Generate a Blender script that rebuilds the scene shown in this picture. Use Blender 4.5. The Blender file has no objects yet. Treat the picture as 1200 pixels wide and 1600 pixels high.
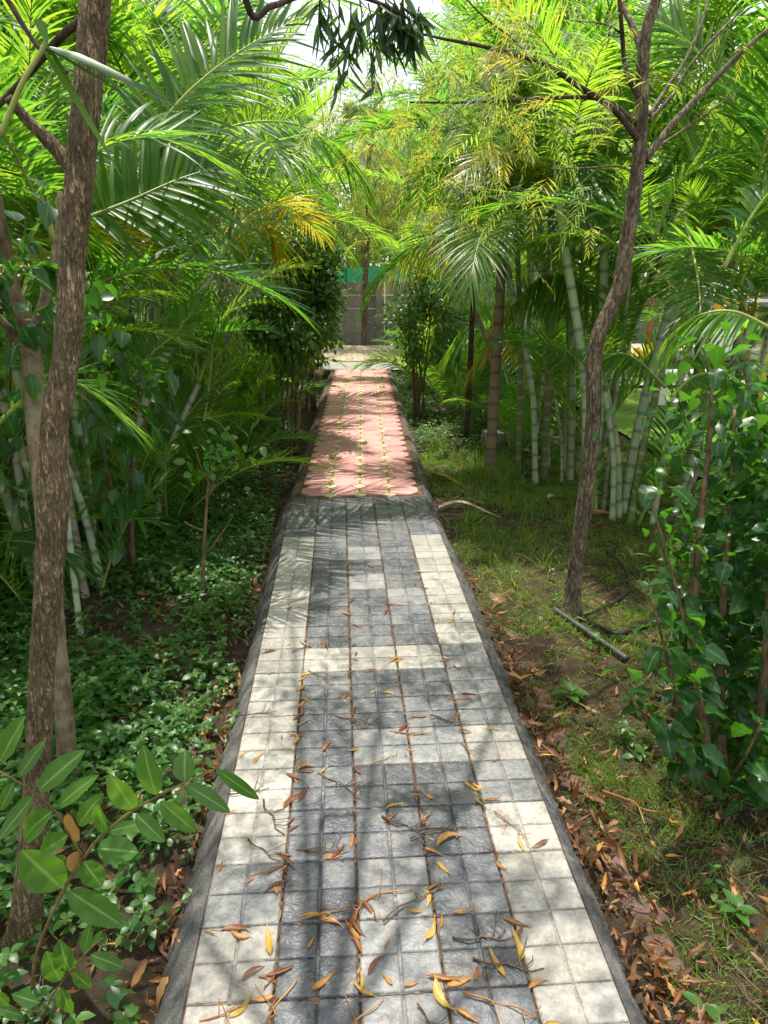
import bpy, math, random
import numpy as np
from mathutils import Vector, Matrix, Quaternion

random.seed(7)
rng = np.random.default_rng(7)
SC = bpy.context.scene
COL = SC.collection
R = math.radians

# ------------------------------------------------------------------ camera, sky, sun, exposure
CAM_H, PITCH, YAW, FPX = 1.57, R(18.82), R(3.45), 1100.0
cd = bpy.data.cameras.new("camera")
cam = bpy.data.objects.new("camera", cd)
COL.objects.link(cam)
cam.location = (0, 0, CAM_H)
cam.rotation_euler = (R(90) - PITCH, 0, -YAW)
cd.sensor_fit = 'VERTICAL'
cd.sensor_height = 32.0
cd.lens = FPX / 1600 * 32
cd.clip_start = 0.05
cd.clip_end = 600
SC.camera = cam

SUN_EL, SUN_AZ = R(76), R(-15)            # azimuth from +Y towards +X
sun_dir = Vector((math.sin(SUN_AZ) * math.cos(SUN_EL), math.cos(SUN_AZ) * math.cos(SUN_EL), math.sin(SUN_EL)))
world = bpy.data.worlds.new("World")
SC.world = world
world.use_nodes = True
wn = world.node_tree
bg = wn.nodes["Background"]
sky = wn.nodes.new("ShaderNodeTexSky")
sky.sky_type = 'NISHITA'
sky.sun_disc = False
sky.sun_elevation = SUN_EL
sky.sun_rotation = SUN_AZ
sky.dust_density = 3.0
sky.air_density = 1.2
bg.inputs["Strength"].default_value = 0.13
# thin bright cloud over the blue
tcw = wn.nodes.new("ShaderNodeTexCoord")
cl = wn.nodes.new("ShaderNodeTexNoise")
cl.inputs["Scale"].default_value = 2.6
cl.inputs["Detail"].default_value = 6
clr = wn.nodes.new("ShaderNodeMapRange")
clr.inputs["From Min"].default_value = 0.36
clr.inputs["From Max"].default_value = 0.60
clr.inputs["To Min"].default_value = 0.45
clr.inputs["To Max"].default_value = 0.95
mixw = wn.nodes.new("ShaderNodeMixRGB")
mixw.inputs["Color2"].default_value = (7.8, 8.1, 8.4, 1)
wn.links.new(tcw.outputs["Generated"], cl.inputs["Vector"])
wn.links.new(cl.outputs["Fac"], clr.inputs["Value"])
wn.links.new(clr.outputs["Result"], mixw.inputs["Fac"])
wn.links.new(sky.outputs["Color"], mixw.inputs["Color1"])
wn.links.new(mixw.outputs["Color"], bg.inputs["Color"])
sd = bpy.data.lights.new("sun", 'SUN')
sd.energy = 4.3
sd.angle = R(0.53)
sd.color = (1.0, 0.95, 0.86)
so = bpy.data.objects.new("sun", sd)
COL.objects.link(so)
so.rotation_euler = (-sun_dir).to_track_quat('-Z', 'Y').to_euler()
SC.view_settings.view_transform = 'Standard'
SC.view_settings.look = 'None'
SC.view_settings.exposure = 0.88
SC.view_settings.gamma = 1
SC.view_settings.use_curve_mapping = False
SC.render.engine = 'CYCLES'
SC.cycles.max_bounces = 8
SC.cycles.diffuse_bounces = 4
SC.cycles.transmission_bounces = 5
SC.cycles.glossy_bounces = 2
SC.cycles.sample_clamp_indirect = 6
SC.cycles.use_denoising = True

# ------------------------------------------------------------------ placing helpers (photo pixel -> point in the place)
_fw = np.array([math.sin(YAW) * math.cos(PITCH), math.cos(YAW) * math.cos(PITCH), -math.sin(PITCH)])
_rt = np.array([math.cos(YAW), -math.sin(YAW), 0.0])
_up = np.cross(_rt, _fw)
def ray(px, py): return _fw + _rt * (px - 600) / FPX + _up * (800 - py) / FPX
def at(px, py, z=0.0):
    r = ray(px, py); return np.array([0, 0, CAM_H]) + r * ((z - CAM_H) / r[2])
def atY(px, py, Y):
    r = ray(px, py); return np.array([0, 0, CAM_H]) + r * (Y / r[1])

# ------------------------------------------------------------------ mesh helpers
def fast_mesh(name, V, F, mats, rnd=None, smooth=True, midx=None, mid=False):
    V = np.asarray(V, np.float32).reshape(-1, 3)
    F = np.asarray(F, np.int32)
    k = F.shape[1]
    me = bpy.data.meshes.new(name)
    me.vertices.add(len(V)); me.vertices.foreach_set("co", V.ravel())
    me.loops.add(F.size); me.loops.foreach_set("vertex_index", F.ravel())
    me.polygons.add(len(F))
    me.polygons.foreach_set("loop_start", np.arange(0, F.size, k, dtype=np.int32))
    me.polygons.foreach_set("use_smooth", np.full(len(F), smooth, dtype=bool))
    for m in (mats if isinstance(mats, (list, tuple)) else [mats]): me.materials.append(m)
    if midx is not None: me.polygons.foreach_set("material_index", np.asarray(midx, np.int32))
    if rnd is not None:
        a = me.attributes.new("rnd", 'FLOAT', 'POINT'); a.data.foreach_set("value", np.asarray(rnd, np.float32).ravel())
    if mid:
        a = me.attributes.new('mid', 'FLOAT', 'POINT'); a.data.foreach_set('value', np.tile(np.array([0, 1, 0], np.float32), len(V) // 3))
    me.update(calc_edges=True)
    return me

def obj(name, me, parent=None, loc=None, mat=None):
    o = bpy.data.objects.new(name, me); COL.objects.link(o)
    if parent is not None: o.parent = parent
    if mat is not None: o.matrix_local = mat
    elif loc is not None: o.location = loc
    return o
def tag(o, label=None, cat=None, group=None, kind=None):
    if label: o["label"] = label
    if cat: o["category"] = cat
    if group: o["group"] = group
    if kind: o["kind"] = kind
    return o
def thing(name, label, cat, loc=(0, 0, 0), group=None, rz=0):
    o = bpy.data.objects.new(name, None); COL.objects.link(o)
    o.empty_display_size = 0.1
    o.location = loc; o.rotation_euler = (0, 0, rz)
    return tag(o, label, cat, group)

class MB:
    """collects quads / vertices of many pieces into one mesh"""
    def __init__(s): s.V = []; s.F = []; s.Rn = []; s.M = []; s.n = 0
    def add(s, V, F, rnd=None, mi=0):
        V = np.asarray(V, float).reshape(-1, 3); F = np.asarray(F, int)
        s.V.append(V); s.F.append(F + s.n); s.n += len(V)
        s.Rn.append(np.zeros(len(V)) if rnd is None else np.broadcast_to(np.asarray(rnd, float), (len(V),)))
        s.M.append(np.full(len(F), mi)); return s
    def mesh(s, name, mats, smooth=True):
        return fast_mesh(name, np.concatenate(s.V), np.concatenate(s.F), mats, np.concatenate(s.Rn), smooth, np.concatenate(s.M))

def norm(a): return a / np.maximum(np.linalg.norm(a, axis=-1, keepdims=True), 1e-9)

def spline(pts, n):
    """Catmull-Rom through pts, n samples"""
    P = np.asarray(pts, float)
    if len(P) == 2: 
        t = np.linspace(0, 1, n)[:, None]; return P[0] * (1 - t) + P[1] * t
    Q = np.vstack([2 * P[0] - P[1], P, 2 * P[-1] - P[-2]])
    u = np.linspace(0, len(P) - 1 - 1e-6, n); i = u.astype(int); t = (u - i)[:, None]
    a, b, c, d = Q[i], Q[i + 1], Q[i + 2], Q[i + 3]
    return 0.5 * (2 * b + (c - a) * t + (2 * a - 5 * b + 4 * c - d) * t**2 + (3 * b - a - 3 * c + d) * t**3)

def tube(path, rad, ns=10, disp=None, cap=True):
    """quads of a tube along path; rad scalar or per point; disp(theta, i) multiplies the radius"""
    P = np.asarray(path, float); n = len(P)
    rad = np.broadcast_to(np.asarray(rad, float), (n,)).copy()
    T = norm(np.gradient(P, axis=0))
    ref = np.array([1.0, 0, 0]) if abs(T[0, 0]) < 0.9 else np.array([0, 1.0, 0])
    A = np.zeros((n, 3)); a = ref
    for i in range(n):
        a = a - T[i] * a.dot(T[i]); a = a / np.linalg.norm(a); A[i] = a
    B = np.cross(T, A)
    th = np.linspace(0, 2 * np.pi, ns, endpoint=False)
    rr = rad[:, None] * np.ones((1, ns))
    if disp is not None: rr = rr * disp(th[None, :], np.arange(n)[:, None])
    V = P[:, None, :] + rr[..., None] * (A[:, None, :] * np.cos(th)[None, :, None] + B[:, None, :] * np.sin(th)[None, :, None])
    V = V.reshape(-1, 3)
    i, j = np.meshgrid(np.arange(n - 1), np.arange(ns), indexing='ij')
    j2 = (j + 1) % ns
    F = np.stack([i * ns + j, i * ns + j2, (i + 1) * ns + j2, (i + 1) * ns + j], -1).reshape(-1, 4)
    if cap:
        V = np.vstack([V, P[0], P[-1]]); c0, c1 = len(V) - 2, len(V) - 1
        jj = np.arange(0, ns, 2)
        F = np.vstack([F, np.stack([np.full(len(jj), c0), (jj + 2) % ns, (jj + 1) % ns, jj], -1),
                       (n - 1) * ns * (np.array([0, 1, 1, 1]))[None] + np.stack([np.full(len(jj), c1), jj, (jj + 1) % ns, (jj + 2) % ns], -1)])
    return V, F

PROF = {
    'ov':  lambda s: np.clip(np.sin(np.pi * np.clip(s, 0, 1)**0.88)**0.68, 0.03, 1),
    'lance': lambda s: np.clip(1.15 * np.minimum(s / 0.30, 1)**0.6 * (1 - s**2.2), 0.03, 1),
    'palm': lambda s: np.clip(np.minimum(0.35 + s / 0.25, 1) * (1 - s**2.0), 0.02, 1),
    'grass': lambda s: np.clip(1 - s**1.5, 0.04, 1),
    'heart': lambda s: np.clip(np.sin(np.pi * np.clip(s, 0, 1)**0.66)**0.85, 0.03, 1),
}
def leaves(P, D, N, L, W, curl=0.1, fold=0.15, grav=0.0, n=4, prof='ov', rnd=None, wav=0.0):
    """many leaves as 3-column strips; P base, D direction, N upper side"""
    P = np.atleast_2d(P); M = len(P)
    D = norm(np.broadcast_to(D, (M, 3))); N = np.broadcast_to(N, (M, 3))
    S = norm(np.cross(D, N)); N = np.cross(S, D)
    L = np.broadcast_to(L, (M,)); W = np.broadcast_to(W, (M,))
    curl = np.broadcast_to(curl, (M,)); fold = np.broadcast_to(fold, (M,)); grav = np.broadcast_to(grav, (M,))
    s = np.linspace(0, 1, n)
    w = PROF[prof](s)
    C = P[:, None] + D[:, None] * (L[:, None] * s)[..., None] - N[:, None] * (curl[:, None] * L[:, None] * s**2)[..., None]
    C[..., 2] -= grav[:, None] * L[:, None] * s**2
    C = C - D[:, None] * (0.5 * (grav + np.abs(curl))[:, None]**2 * L[:, None] * s**2)[..., None]
    hw = 0.5 * W[:, None] * w[None]
    wv = wav * hw * np.sin(s * 17 + rng.uniform(0, 6, (M, 1))) if wav else 0
    Vl = C + S[:, None] * hw[..., None] + N[:, None] * (hw * fold[:, None] + wv)[..., None]
    Vr = C - S[:, None] * hw[..., None] + N[:, None] * (hw * fold[:, None] - wv)[..., None]
    V = np.stack([Vl, C, Vr], 2).reshape(-1, 3)
    b = np.arange(M)[:, None, None] * (n * 3) + np.arange(n - 1)[None, :, None] * 3
    q1 = np.concatenate([b, b + 1, b + 4, b + 3], 2); q2 = np.concatenate([b + 1, b + 2, b + 5, b + 4], 2)
    F = np.concatenate([q1, q2], 1).reshape(-1, 4)
    if rnd is None: rnd = rng.random(M)
    return V, F, np.repeat(np.broadcast_to(rnd, (M,)), n * 3)

def rdir(n, r=None):
    v = (r or rng).normal(size=(n, 3)); return norm(v)

def box(cx, cy, cz, sx, sy, sz):
    x, y, z = sx / 2, sy / 2, sz / 2
    V = np.array([[-x, -y, -z], [x, -y, -z], [x, y, -z], [-x, y, -z], [-x, -y, z], [x, -y, z], [x, y, z], [-x, y, z]]) + [cx, cy, cz]
    F = [[0, 3, 2, 1], [4, 5, 6, 7], [0, 1, 5, 4], [1, 2, 6, 5], [2, 3, 7, 6], [3, 0, 4, 7]]
    return V, np.array(F)

def bevel_slab(poly, h, bev):
    """a slab from a convex outline (k corners), top edge chamfered; quads (fan top uses degenerate-free quads)"""
    P = np.asarray(poly, float); k = len(P); c = P.mean(0)
    In = P + norm(c - P) * bev * 1.4
    V = np.vstack([np.c_[P, np.full(k, -h)], np.c_[P, np.full(k, -bev)], np.c_[In, np.zeros(k)], [[c[0], c[1], 0.0]]])
    F = []
    for i in range(k):
        j = (i + 1) % k
        F += [[i, j, k + j, k + i], [k + i, k + j, 2 * k + j, 2 * k + i]]
    for i in range(0, k, 2):
        F.append([3 * k, 2 * k + i, 2 * k + (i + 1) % k, 2 * k + (i + 2) % k])
    return V, np.array(F)

# ------------------------------------------------------------------ materials
def mat(name, rough=0.6, spec=0.5):
    m = bpy.data.materials.new(name); m.use_nodes = True
    nt = m.node_tree; b = nt.nodes["Principled BSDF"]
    b.inputs["Roughness"].default_value = rough; b.inputs["Specular IOR Level"].default_value = spec
    return m, nt, b
def noise(nt, scale, detail=4, coord='Object', rough=0.55, stretch=None):
    tc = nt.nodes.new("ShaderNodeTexCoord"); nz = nt.nodes.new("ShaderNodeTexNoise")
    nz.inputs["Scale"].default_value = scale; nz.inputs["Detail"].default_value = detail; nz.inputs["Roughness"].default_value = rough
    src = tc.outputs[coord]
    if stretch:
        mp = nt.nodes.new("ShaderNodeMapping"); mp.inputs["Scale"].default_value = stretch
        nt.links.new(src, mp.inputs["Vector"]); src = mp.outputs["Vector"]
    nt.links.new(src, nz.inputs["Vector"]); return nz
def ramp(nt, fac, stops):
    r = nt.nodes.new("ShaderNodeValToRGB"); e = r.color_ramp.elements
    while len(e) < len(stops): e.new(0.5)
    for el, (p, c) in zip(e, stops): el.position = p; el.color = (*c, 1)
    nt.links.new(fac, r.inputs["Fac"]); return r
def bump(nt, b, h, strength=0.4, dist=0.01, prev=None):
    n = nt.nodes.new("ShaderNodeBump"); n.inputs["Strength"].default_value = strength; n.inputs["Distance"].default_value = dist
    nt.links.new(h, n.inputs["Height"])
    if prev: nt.links.new(prev.outputs["Normal"], n.inputs["Normal"])
    nt.links.new(n.outputs["Normal"], b.inputs["Normal"]); return n
def mixc(nt, fac, a, b, mode='MIX'):
    m = nt.nodes.new("ShaderNodeMixRGB"); m.blend_type = mode
    for k, v in (("Fac", fac), ("Color1", a), ("Color2", b)):
        if isinstance(v, (int, float)): m.inputs[k].default_value = v
        elif isinstance(v, tuple): m.inputs[k].default_value = (*v, 1)
        else: nt.links.new(v, m.inputs[k])
    return m
def rnd_value(nt):
    """0..1, from the per-leaf attribute plus the per-object random number"""
    a = nt.nodes.new("ShaderNodeAttribute"); a.attribute_name = "rnd"
    oi = nt.nodes.new("ShaderNodeObjectInfo")
    ad = nt.nodes.new("ShaderNodeMath"); ad.operation = 'ADD'
    fr = nt.nodes.new("ShaderNodeMath"); fr.operation = 'FRACT'
    nt.links.new(a.outputs["Fac"], ad.inputs[0]); nt.links.new(oi.outputs["Random"], ad.inputs[1])
    nt.links.new(ad.outputs[0], fr.inputs[0]); return fr.outputs[0]

def leafmat(name, cols, trans, rough=0.38, tf=0.42, spec=0.5, vein=None):
    """cols: reflected colours, trans: transmitted colours, picked per leaf"""
    m, nt, b = mat(name, rough, spec)
    rv = rnd_value(nt)
    c = ramp(nt, rv, [(i / max(len(cols) - 1, 1), k) for i, k in enumerate(cols)])
    t = ramp(nt, rv, [(i / max(len(trans) - 1, 1), k) for i, k in enumerate(trans)])
    nz = noise(nt, 14, 3)
    v = nt.nodes.new("ShaderNodeMapRange"); v.inputs["From Min"].default_value = 0.3; v.inputs["From Max"].default_value = 0.7
    v.inputs["To Min"].default_value = 0.75; v.inputs["To Max"].default_value = 1.2
    nt.links.new(nz.outputs["Fac"], v.inputs["Value"])
    c2 = mixc(nt, 1.0, c.outputs["Color"], v.outputs["Result"], 'MULTIPLY')
    if vein:
        va = nt.nodes.new("ShaderNodeAttribute"); va.attribute_name = 'mid'
        vr = nt.nodes.new("ShaderNodeMapRange"); vr.inputs["From Min"].default_value = .86; vr.inputs["From Max"].default_value = .97
        nt.links.new(va.outputs["Fac"], vr.inputs["Value"])
        c2 = mixc(nt, vr.outputs["Result"], c2.outputs["Color"], vein)
    nt.links.new(c2.outputs["Color"], b.inputs["Base Color"])
    tr = nt.nodes.new("ShaderNodeBsdfTranslucent"); nt.links.new(t.outputs["Color"], tr.inputs["Color"])
    mx = nt.nodes.new("ShaderNodeMixShader"); mx.inputs["Fac"].default_value = tf
    out = nt.nodes["Material Output"]
    nt.links.new(b.outputs["BSDF"], mx.inputs[1]); nt.links.new(tr.outputs["BSDF"], mx.inputs[2]); nt.links.new(mx.outputs["Shader"], out.inputs["Surface"])
    bump(nt, b, nz.outputs["Fac"], 0.15, 0.004)
    return m

M = {}
M['palm'] = leafmat('palm_leaflet', [(.032, .09, .018), (.048, .115, .020), (.068, .135, .022), (.04, .10, .028)], [(.12, .38, .03), (.24, .54, .03), (.50, .74, .04), (.17, .44, .04)], 0.36, 0.50, 0.28)
M['palm_y'] = leafmat('palm_leaflet_yellow', [(.10, .15, .02), (.16, .17, .02), (.20, .15, .02)], [(.5, .65, .04), (.65, .60, .04), (.7, .45, .03)], 0.35, 0.5)
M['palm_dead'] = leafmat('palm_leaflet_dead', [(.16, .09, .035), (.22, .13, .05)], [(.4, .2, .06), (.5, .3, .1)], 0.6, 0.3, 0.2)
M['hib'] = leafmat('glossy_dark_leaf', [(.008, .034, .008), (.012, .046, .010), (.022, .070, .013)], [(.12, .40, .02), (.18, .48, .03)], 0.34, 0.30, 0.30, (.05, .12, .03))
M['shrub'] = leafmat('shrub_leaf', [(.022, .065, .015), (.035, .09, .02), (.06, .12, .02)], [(.15, .38, .03), (.3, .5, .03)], 0.35, 0.38)
M['cover'] = leafmat('ground_cover_leaf', [(.03, .095, .022), (.042, .12, .026), (.075, .15, .03)], [(.16, .46, .04), (.32, .6, .05)], 0.40, 0.40)
M['jamun'] = leafmat('broad_smooth_leaf', [(.038, .108, .016), (.050, .128, .018), (.034, .092, .018)], [(.22, .50, .03), (.30, .58, .03)], 0.42, 0.34, 0.32, (.17, .27, .08))
M['jamun_red'] = leafmat('young_red_leaf', [(.13, .07, .03), (.16, .08, .035)], [(.4, .22, .06), (.4, .25, .06)], 0.3, 0.3, 0.5)
M['lance'] = leafmat('drooping_leaf', [(.018, .05, .016), (.03, .075, .02)], [(.08, .22, .02), (.16, .34, .03)], 0.35, 0.30)
M['fern'] = leafmat('feathery_leaf', [(.05, .09, .025), (.07, .11, .03), (.09, .12, .03), (.15, .14, .03), (.05, .08, .035)], [(.34, .55, .07), (.42, .6, .07), (.5, .62, .07), (.78, .6, .05), (.34, .5, .09)], 0.5, 0.48)
M['far'] = leafmat('far_leaf', [(.05, .10, .025), (.08, .14, .035), (.11, .15, .05)], [(.36, .6, .07), (.55, .72, .12)], 0.5, 0.48)
M['grass'] = leafmat('grass_blade', [(.075, .145, .02), (.11, .175, .025), (.17, .18, .05), (.09, .16, .022)], [(.28, .55, .04), (.42, .65, .05), (.5, .55, .1), (.32, .6, .04)], 0.45, 0.42)
M['straw'] = leafmat('dry_grass', [(.20, .15, .07), (.28, .22, .11)], [(.3, .22, .1), (.35, .27, .13)], 0.6, 0.25, 0.3)
M['dry1'] = leafmat('dry_leaf_orange', [(.34, .14, .03), (.42, .21, .045), (.30, .11, .025)], [(.5, .2, .04), (.6, .3, .06)], 0.45, 0.22, 0.4)
M['dry2'] = leafmat('dry_leaf_brown', [(.16, .055, .02), (.22, .085, .03), (.12, .045, .02)], [(.3, .1, .03), (.35, .14, .04)], 0.5, 0.18, 0.4)
M['dry3'] = leafmat('dry_leaf_yellow', [(.45, .27, .05), (.5, .33, .06)], [(.6, .4, .08), (.6, .4, .1)], 0.42, 0.25, 0.4)
M['litter'] = leafmat('leaf_litter_mixed', [(.075, .03, .014), (.16, .06, .022), (.10, .05, .025), (.26, .10, .03), (.32, .17, .06), (.13, .065, .03), (.06, .035, .02)], [(.3, .1, .03), (.4, .16, .04), (.5, .25, .06)], 0.5, 0.18, 0.4)

def m_bark(name, dark, light, stretch, sc=1.0, bs=0.8, green=None, rough=0.85, fiss=None):
    m, nt, b = mat(name, rough, 0.25)
    n1 = noise(nt, 40 * sc, 6, stretch=stretch, rough=0.65); n2 = noise(nt, 9 * min(sc, 1.4), 5)
    c = ramp(nt, n1.outputs["Fac"], [(0.36, dark), (0.62, light)])
    c2 = ramp(nt, n2.outputs["Fac"], [(0.35, (.55, .5, .45)), (0.65, (1.1, 1.05, 1.0))])
    last = mixc(nt, 1.0, c.outputs["Color"], c2.outputs["Color"], 'MULTIPLY').outputs["Color"]
    if green:
        n3 = noise(nt, 9 * sc, 5); f = ramp(nt, n3.outputs["Fac"], [(0.5, (0, 0, 0)), (0.72, (.7, .7, .7))])
        last = mixc(nt, f.outputs["Color"], last, green).outputs["Color"]
    if fiss:
        # a net of dark cracks, long in the direction of growth
        n4 = noise(nt, fiss, 3, stretch=(1, 1, .2), rough=.5); n4.inputs["Distortion"].default_value = .6
        fr = ramp(nt, n4.outputs["Fac"], [(0.40, (1, 1, 1)), (0.475, (.18, .18, .18)), (0.52, (.18, .18, .18)), (0.60, (1, 1, 1))])
        n5 = noise(nt, fiss * 2.3, 3, stretch=(1, 1, .3))
        f5 = ramp(nt, n5.outputs["Fac"], [(0.42, (1, 1, 1)), (0.5, (.4, .4, .4)), (0.58, (1, 1, 1))])
        hh = mixc(nt, 1.0, fr.outputs["Color"], f5.outputs["Color"], 'MULTIPLY')
        last = mixc(nt, .78, last, hh.outputs["Color"], 'MULTIPLY').outputs["Color"]
        bp = bump(nt, b, hh.outputs["Color"], bs, 0.006); bump(nt, b, n1.outputs["Fac"], .4, 0.004, bp)
    else:
        bump(nt, b, n1.outputs["Fac"], bs, 0.012)
    nt.links.new(last, b.inputs["Base Color"])
    return m
M['bark'] = m_bark('furrowed_bark', (.19, .145, .076), (.43, .338, .195), (1, 1, .4), 4.0, 1.0, None, .85, 70)
M['bark2'] = m_bark('pale_bark', (.10, .075, .045), (.24, .19, .125), (1, 1, .5), 1.2, 0.5, (.16, .17, .08))
M['bark3'] = m_bark('grey_brown_bark', (.15, .118, .074), (.34, .28, .19), (1, 1, .7), 2.2, 0.6, (.20, .17, .12), .85, 45)
M['bark4'] = m_bark('dark_twig_bark', (.035, .025, .018), (.11, .08, .055), (1, 1, .4), 1.5, 0.6)
M['shrubstem'] = m_bark('shrub_stem', (.09, .06, .035), (.22, .16, .09), (1, 1, .3), 2, 0.5)
M['twigstem'] = m_bark('green_brown_twig', (.12, .09, .035), (.22, .15, .06), (1, 1, .3), 2, 0.3, None, 0.6)

def m_cane(name, body, body2, ring, rough=0.42):
    m, nt, b = mat(name, rough, 0.4)
    n1 = noise(nt, 7, 5); n2 = noise(nt, 60, 3, stretch=(1, 1, .1))
    c = ramp(nt, n1.outputs["Fac"], [(0.3, body), (0.7, body2)])
    a = nt.nodes.new("ShaderNodeAttribute"); a.attribute_name = "rnd"
    mx = mixc(nt, a.outputs["Fac"], c.outputs["Color"], ring)
    n3 = noise(nt, 26, 5); f = ramp(nt, n3.outputs["Fac"], [(0.56, (0, 0, 0)), (0.75, (.6, .6, .6))])
    mx2 = mixc(nt, f.outputs["Color"], mx.outputs["Color"], (.20, .18, .12))
    nt.links.new(mx2.outputs["Color"], b.inputs["Base Color"]); bump(nt, b, n2.outputs["Fac"], 0.25, 0.003)
    return m
M['cane'] = m_cane('green_cane', (.27, .34, .19), (.37, .43, .29), (.14, .15, .09))
M['cane_grey'] = m_cane('grey_cane', (.20, .19, .13), (.30, .28, .21), (.13, .115, .08))
M['cane_olive'] = m_cane('olive_cane', (.10, .14, .045), (.17, .19, .07), (.30, .29, .19))
M['cane_brown'] = m_cane('brown_ringed_trunk', (.14, .095, .06), (.22, .155, .10), (.075, .055, .042), 0.8)
M['shaft'] = m_cane('crownshaft', (.17, .25, .07), (.24, .30, .10), (.3, .3, .2), 0.35)
M['rachis'] = m_cane('leaf_stalk', (.17, .23, .05), (.26, .28, .06), (.3, .25, .08), 0.4)
M['sheath'] = m_bark('dry_palm_sheath', (.30, .13, .04), (.50, .27, .10), (.25, 1, 1), 1, 0.4, None, 0.7)
M['sheath2'] = m_bark('bleached_palm_sheath', (.32, .26, .18), (.5, .42, .31), (.25, 1, 1), 1, 0.4, None, 0.7)

def m_tile(name, c0, c1, c2, rough, bs, stain):
    m, nt, b = mat(name, rough, 0.5)
    oi = nt.nodes.new("ShaderNodeObjectInfo")
    tc = nt.nodes.new("ShaderNodeTexCoord"); ad = nt.nodes.new("ShaderNodeVectorMath"); ad.operation = 'ADD'
    sc = nt.nodes.new("ShaderNodeVectorMath"); sc.operation = 'SCALE'; sc.inputs[3].default_value = 40
    cmb = nt.nodes.new("ShaderNodeCombineXYZ")
    for i in range(3): nt.links.new(oi.outputs["Random"], cmb.inputs[i])
    nt.links.new(cmb.outputs[0], sc.inputs[0]); nt.links.new(tc.outputs["Object"], ad.inputs[0]); nt.links.new(sc.outputs[0], ad.inputs[1])
    def nz(s, d, r=0.6, dist=0.0):
        n = nt.nodes.new("ShaderNodeTexNoise"); n.inputs["Scale"].default_value = s; n.inputs["Detail"].default_value = d
        n.inputs["Roughness"].default_value = r; n.inputs["Distortion"].default_value = dist
        nt.links.new(ad.outputs[0], n.inputs["Vector"]); return n
    a = nz(9, 5); f = nz(70, 4); g = nz(34, 3, 0.5, 2.2)
    col = ramp(nt, a.outputs["Fac"], [(0.32, c0), (0.5, c1), (0.68, c2)])
    k = ramp(nt, f.outputs["Fac"], [(0.35, (.72, .72, .72)), (0.65, (1.15, 1.15, 1.15))])
    mm = mixc(nt, 0.8, col.outputs["Color"], k.outputs["Color"], 'MULTIPLY')
    st = nz(5, 6, 0.7); sf = ramp(nt, st.outputs["Fac"], [(0.54, (0, 0, 0)), (0.74, (.55, .55, .55))])
    m2 = mixc(nt, sf.outputs["Color"], mm.outputs["Color"], stain)
    rv = nt.nodes.new("ShaderNodeMapRange"); rv.inputs["To Min"].default_value = 0.78; rv.inputs["To Max"].default_value = 1.18
    nt.links.new(oi.outputs["Random"], rv.inputs["Value"])
    m3 = mixc(nt, 1.0, m2.outputs["Color"], rv.outputs["Result"], 'MULTIPLY')
    nt.links.new(m3.outputs["Color"], b.inputs["Base Color"])
    rr = nt.nodes.new("ShaderNodeMapRange"); rr.inputs["To Min"].default_value = rough - 0.12; rr.inputs["To Max"].default_value = rough + 0.25
    nt.links.new(a.outputs["Fac"], rr.inputs["Value"]); nt.links.new(rr.outputs["Result"], b.inputs["Roughness"])
    b1 = bump(nt, b, g.outputs["Fac"], bs, 0.006); bump(nt, b, f.outputs["Fac"], bs * 0.5, 0.002, b1)
    return m
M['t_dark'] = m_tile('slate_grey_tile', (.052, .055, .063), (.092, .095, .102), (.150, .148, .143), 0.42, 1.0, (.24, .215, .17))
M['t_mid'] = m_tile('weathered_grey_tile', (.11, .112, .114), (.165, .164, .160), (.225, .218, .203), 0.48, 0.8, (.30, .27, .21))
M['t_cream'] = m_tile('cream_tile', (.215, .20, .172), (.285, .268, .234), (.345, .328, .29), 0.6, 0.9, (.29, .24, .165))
M['t_red'] = m_tile('red_paver', (.45, .20, .185), (.52, .25, .23), (.57, .305, .28), 0.75, 0.35, (.42, .27, .20))
M['t_yel'] = m_tile('yellow_paver', (.42, .34, .17), (.49, .40, .21), (.52, .44, .26), 0.75, 0.35, (.32, .27, .14))
M['brick'] = m_tile('paving_brick', (.28, .21, .15), (.37, .285, .205), (.45, .37, .26), 0.85, 0.5, (.42, .34, .22))
M['oldbrick'] = m_tile('old_brick', (.10, .060, .043), (.135, .080, .060), (.17, .108, .082), 0.9, 0.8, (.14, .10, .07))

def m_earth(name, c0, c1, c2, s=6, bs=0.6, rough=0.95):
    m, nt, b = mat(name, rough, 0.2)
    a = noise(nt, s, 8, rough=0.65); f = noise(nt, s * 14, 5, rough=0.7)
    c = ramp(nt, a.outputs["Fac"], [(0.35, c0), (0.5, c1), (0.66, c2)])
    k = ramp(nt, f.outputs["Fac"], [(0.3, (.5, .5, .5)), (0.7, (1.3, 1.3, 1.3))])
    mm = mixc(nt, 0.8, c.outputs["Color"], k.outputs["Color"], 'MULTIPLY')
    nt.links.new(mm.outputs["Color"], b.inputs["Base Color"]); bump(nt, b, f.outputs["Fac"], bs, 0.012)
    return m
M['soil'] = m_earth('soil', (.040, .027, .017), (.075, .052, .032), (.12, .09, .055), 9, 1.4)
M['mortar'] = m_earth('mortar_edge', (.075, .073, .068), (.135, .132, .124), (.21, .204, .19), 10, 1.0, 0.9)
M['bed'] = m_earth('joint_filling', (.07, .040, .025), (.12, .07, .045), (.18, .13, .09), 14, 0.6)
M['concrete'] = m_earth('concrete', (.22, .21, .19), (.28, .265, .24), (.33, .31, .28), 5, 0.3, 0.85)
M['wallpanel'] = m_earth('weathered_precast', (.15, .143, .128), (.22, .212, .192), (.29, .28, .255), 3, 0.4, 0.9)
M['lawn'] = m_earth('lawn', (.085, .17, .025), (.12, .21, .03), (.15, .23, .04), 3, 0.7)
M['gravel'] = m_earth('grey_gravel', (.10, .10, .095), (.17, .165, .155), (.25, .24, .225), 20, 0.7, 0.9)
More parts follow.
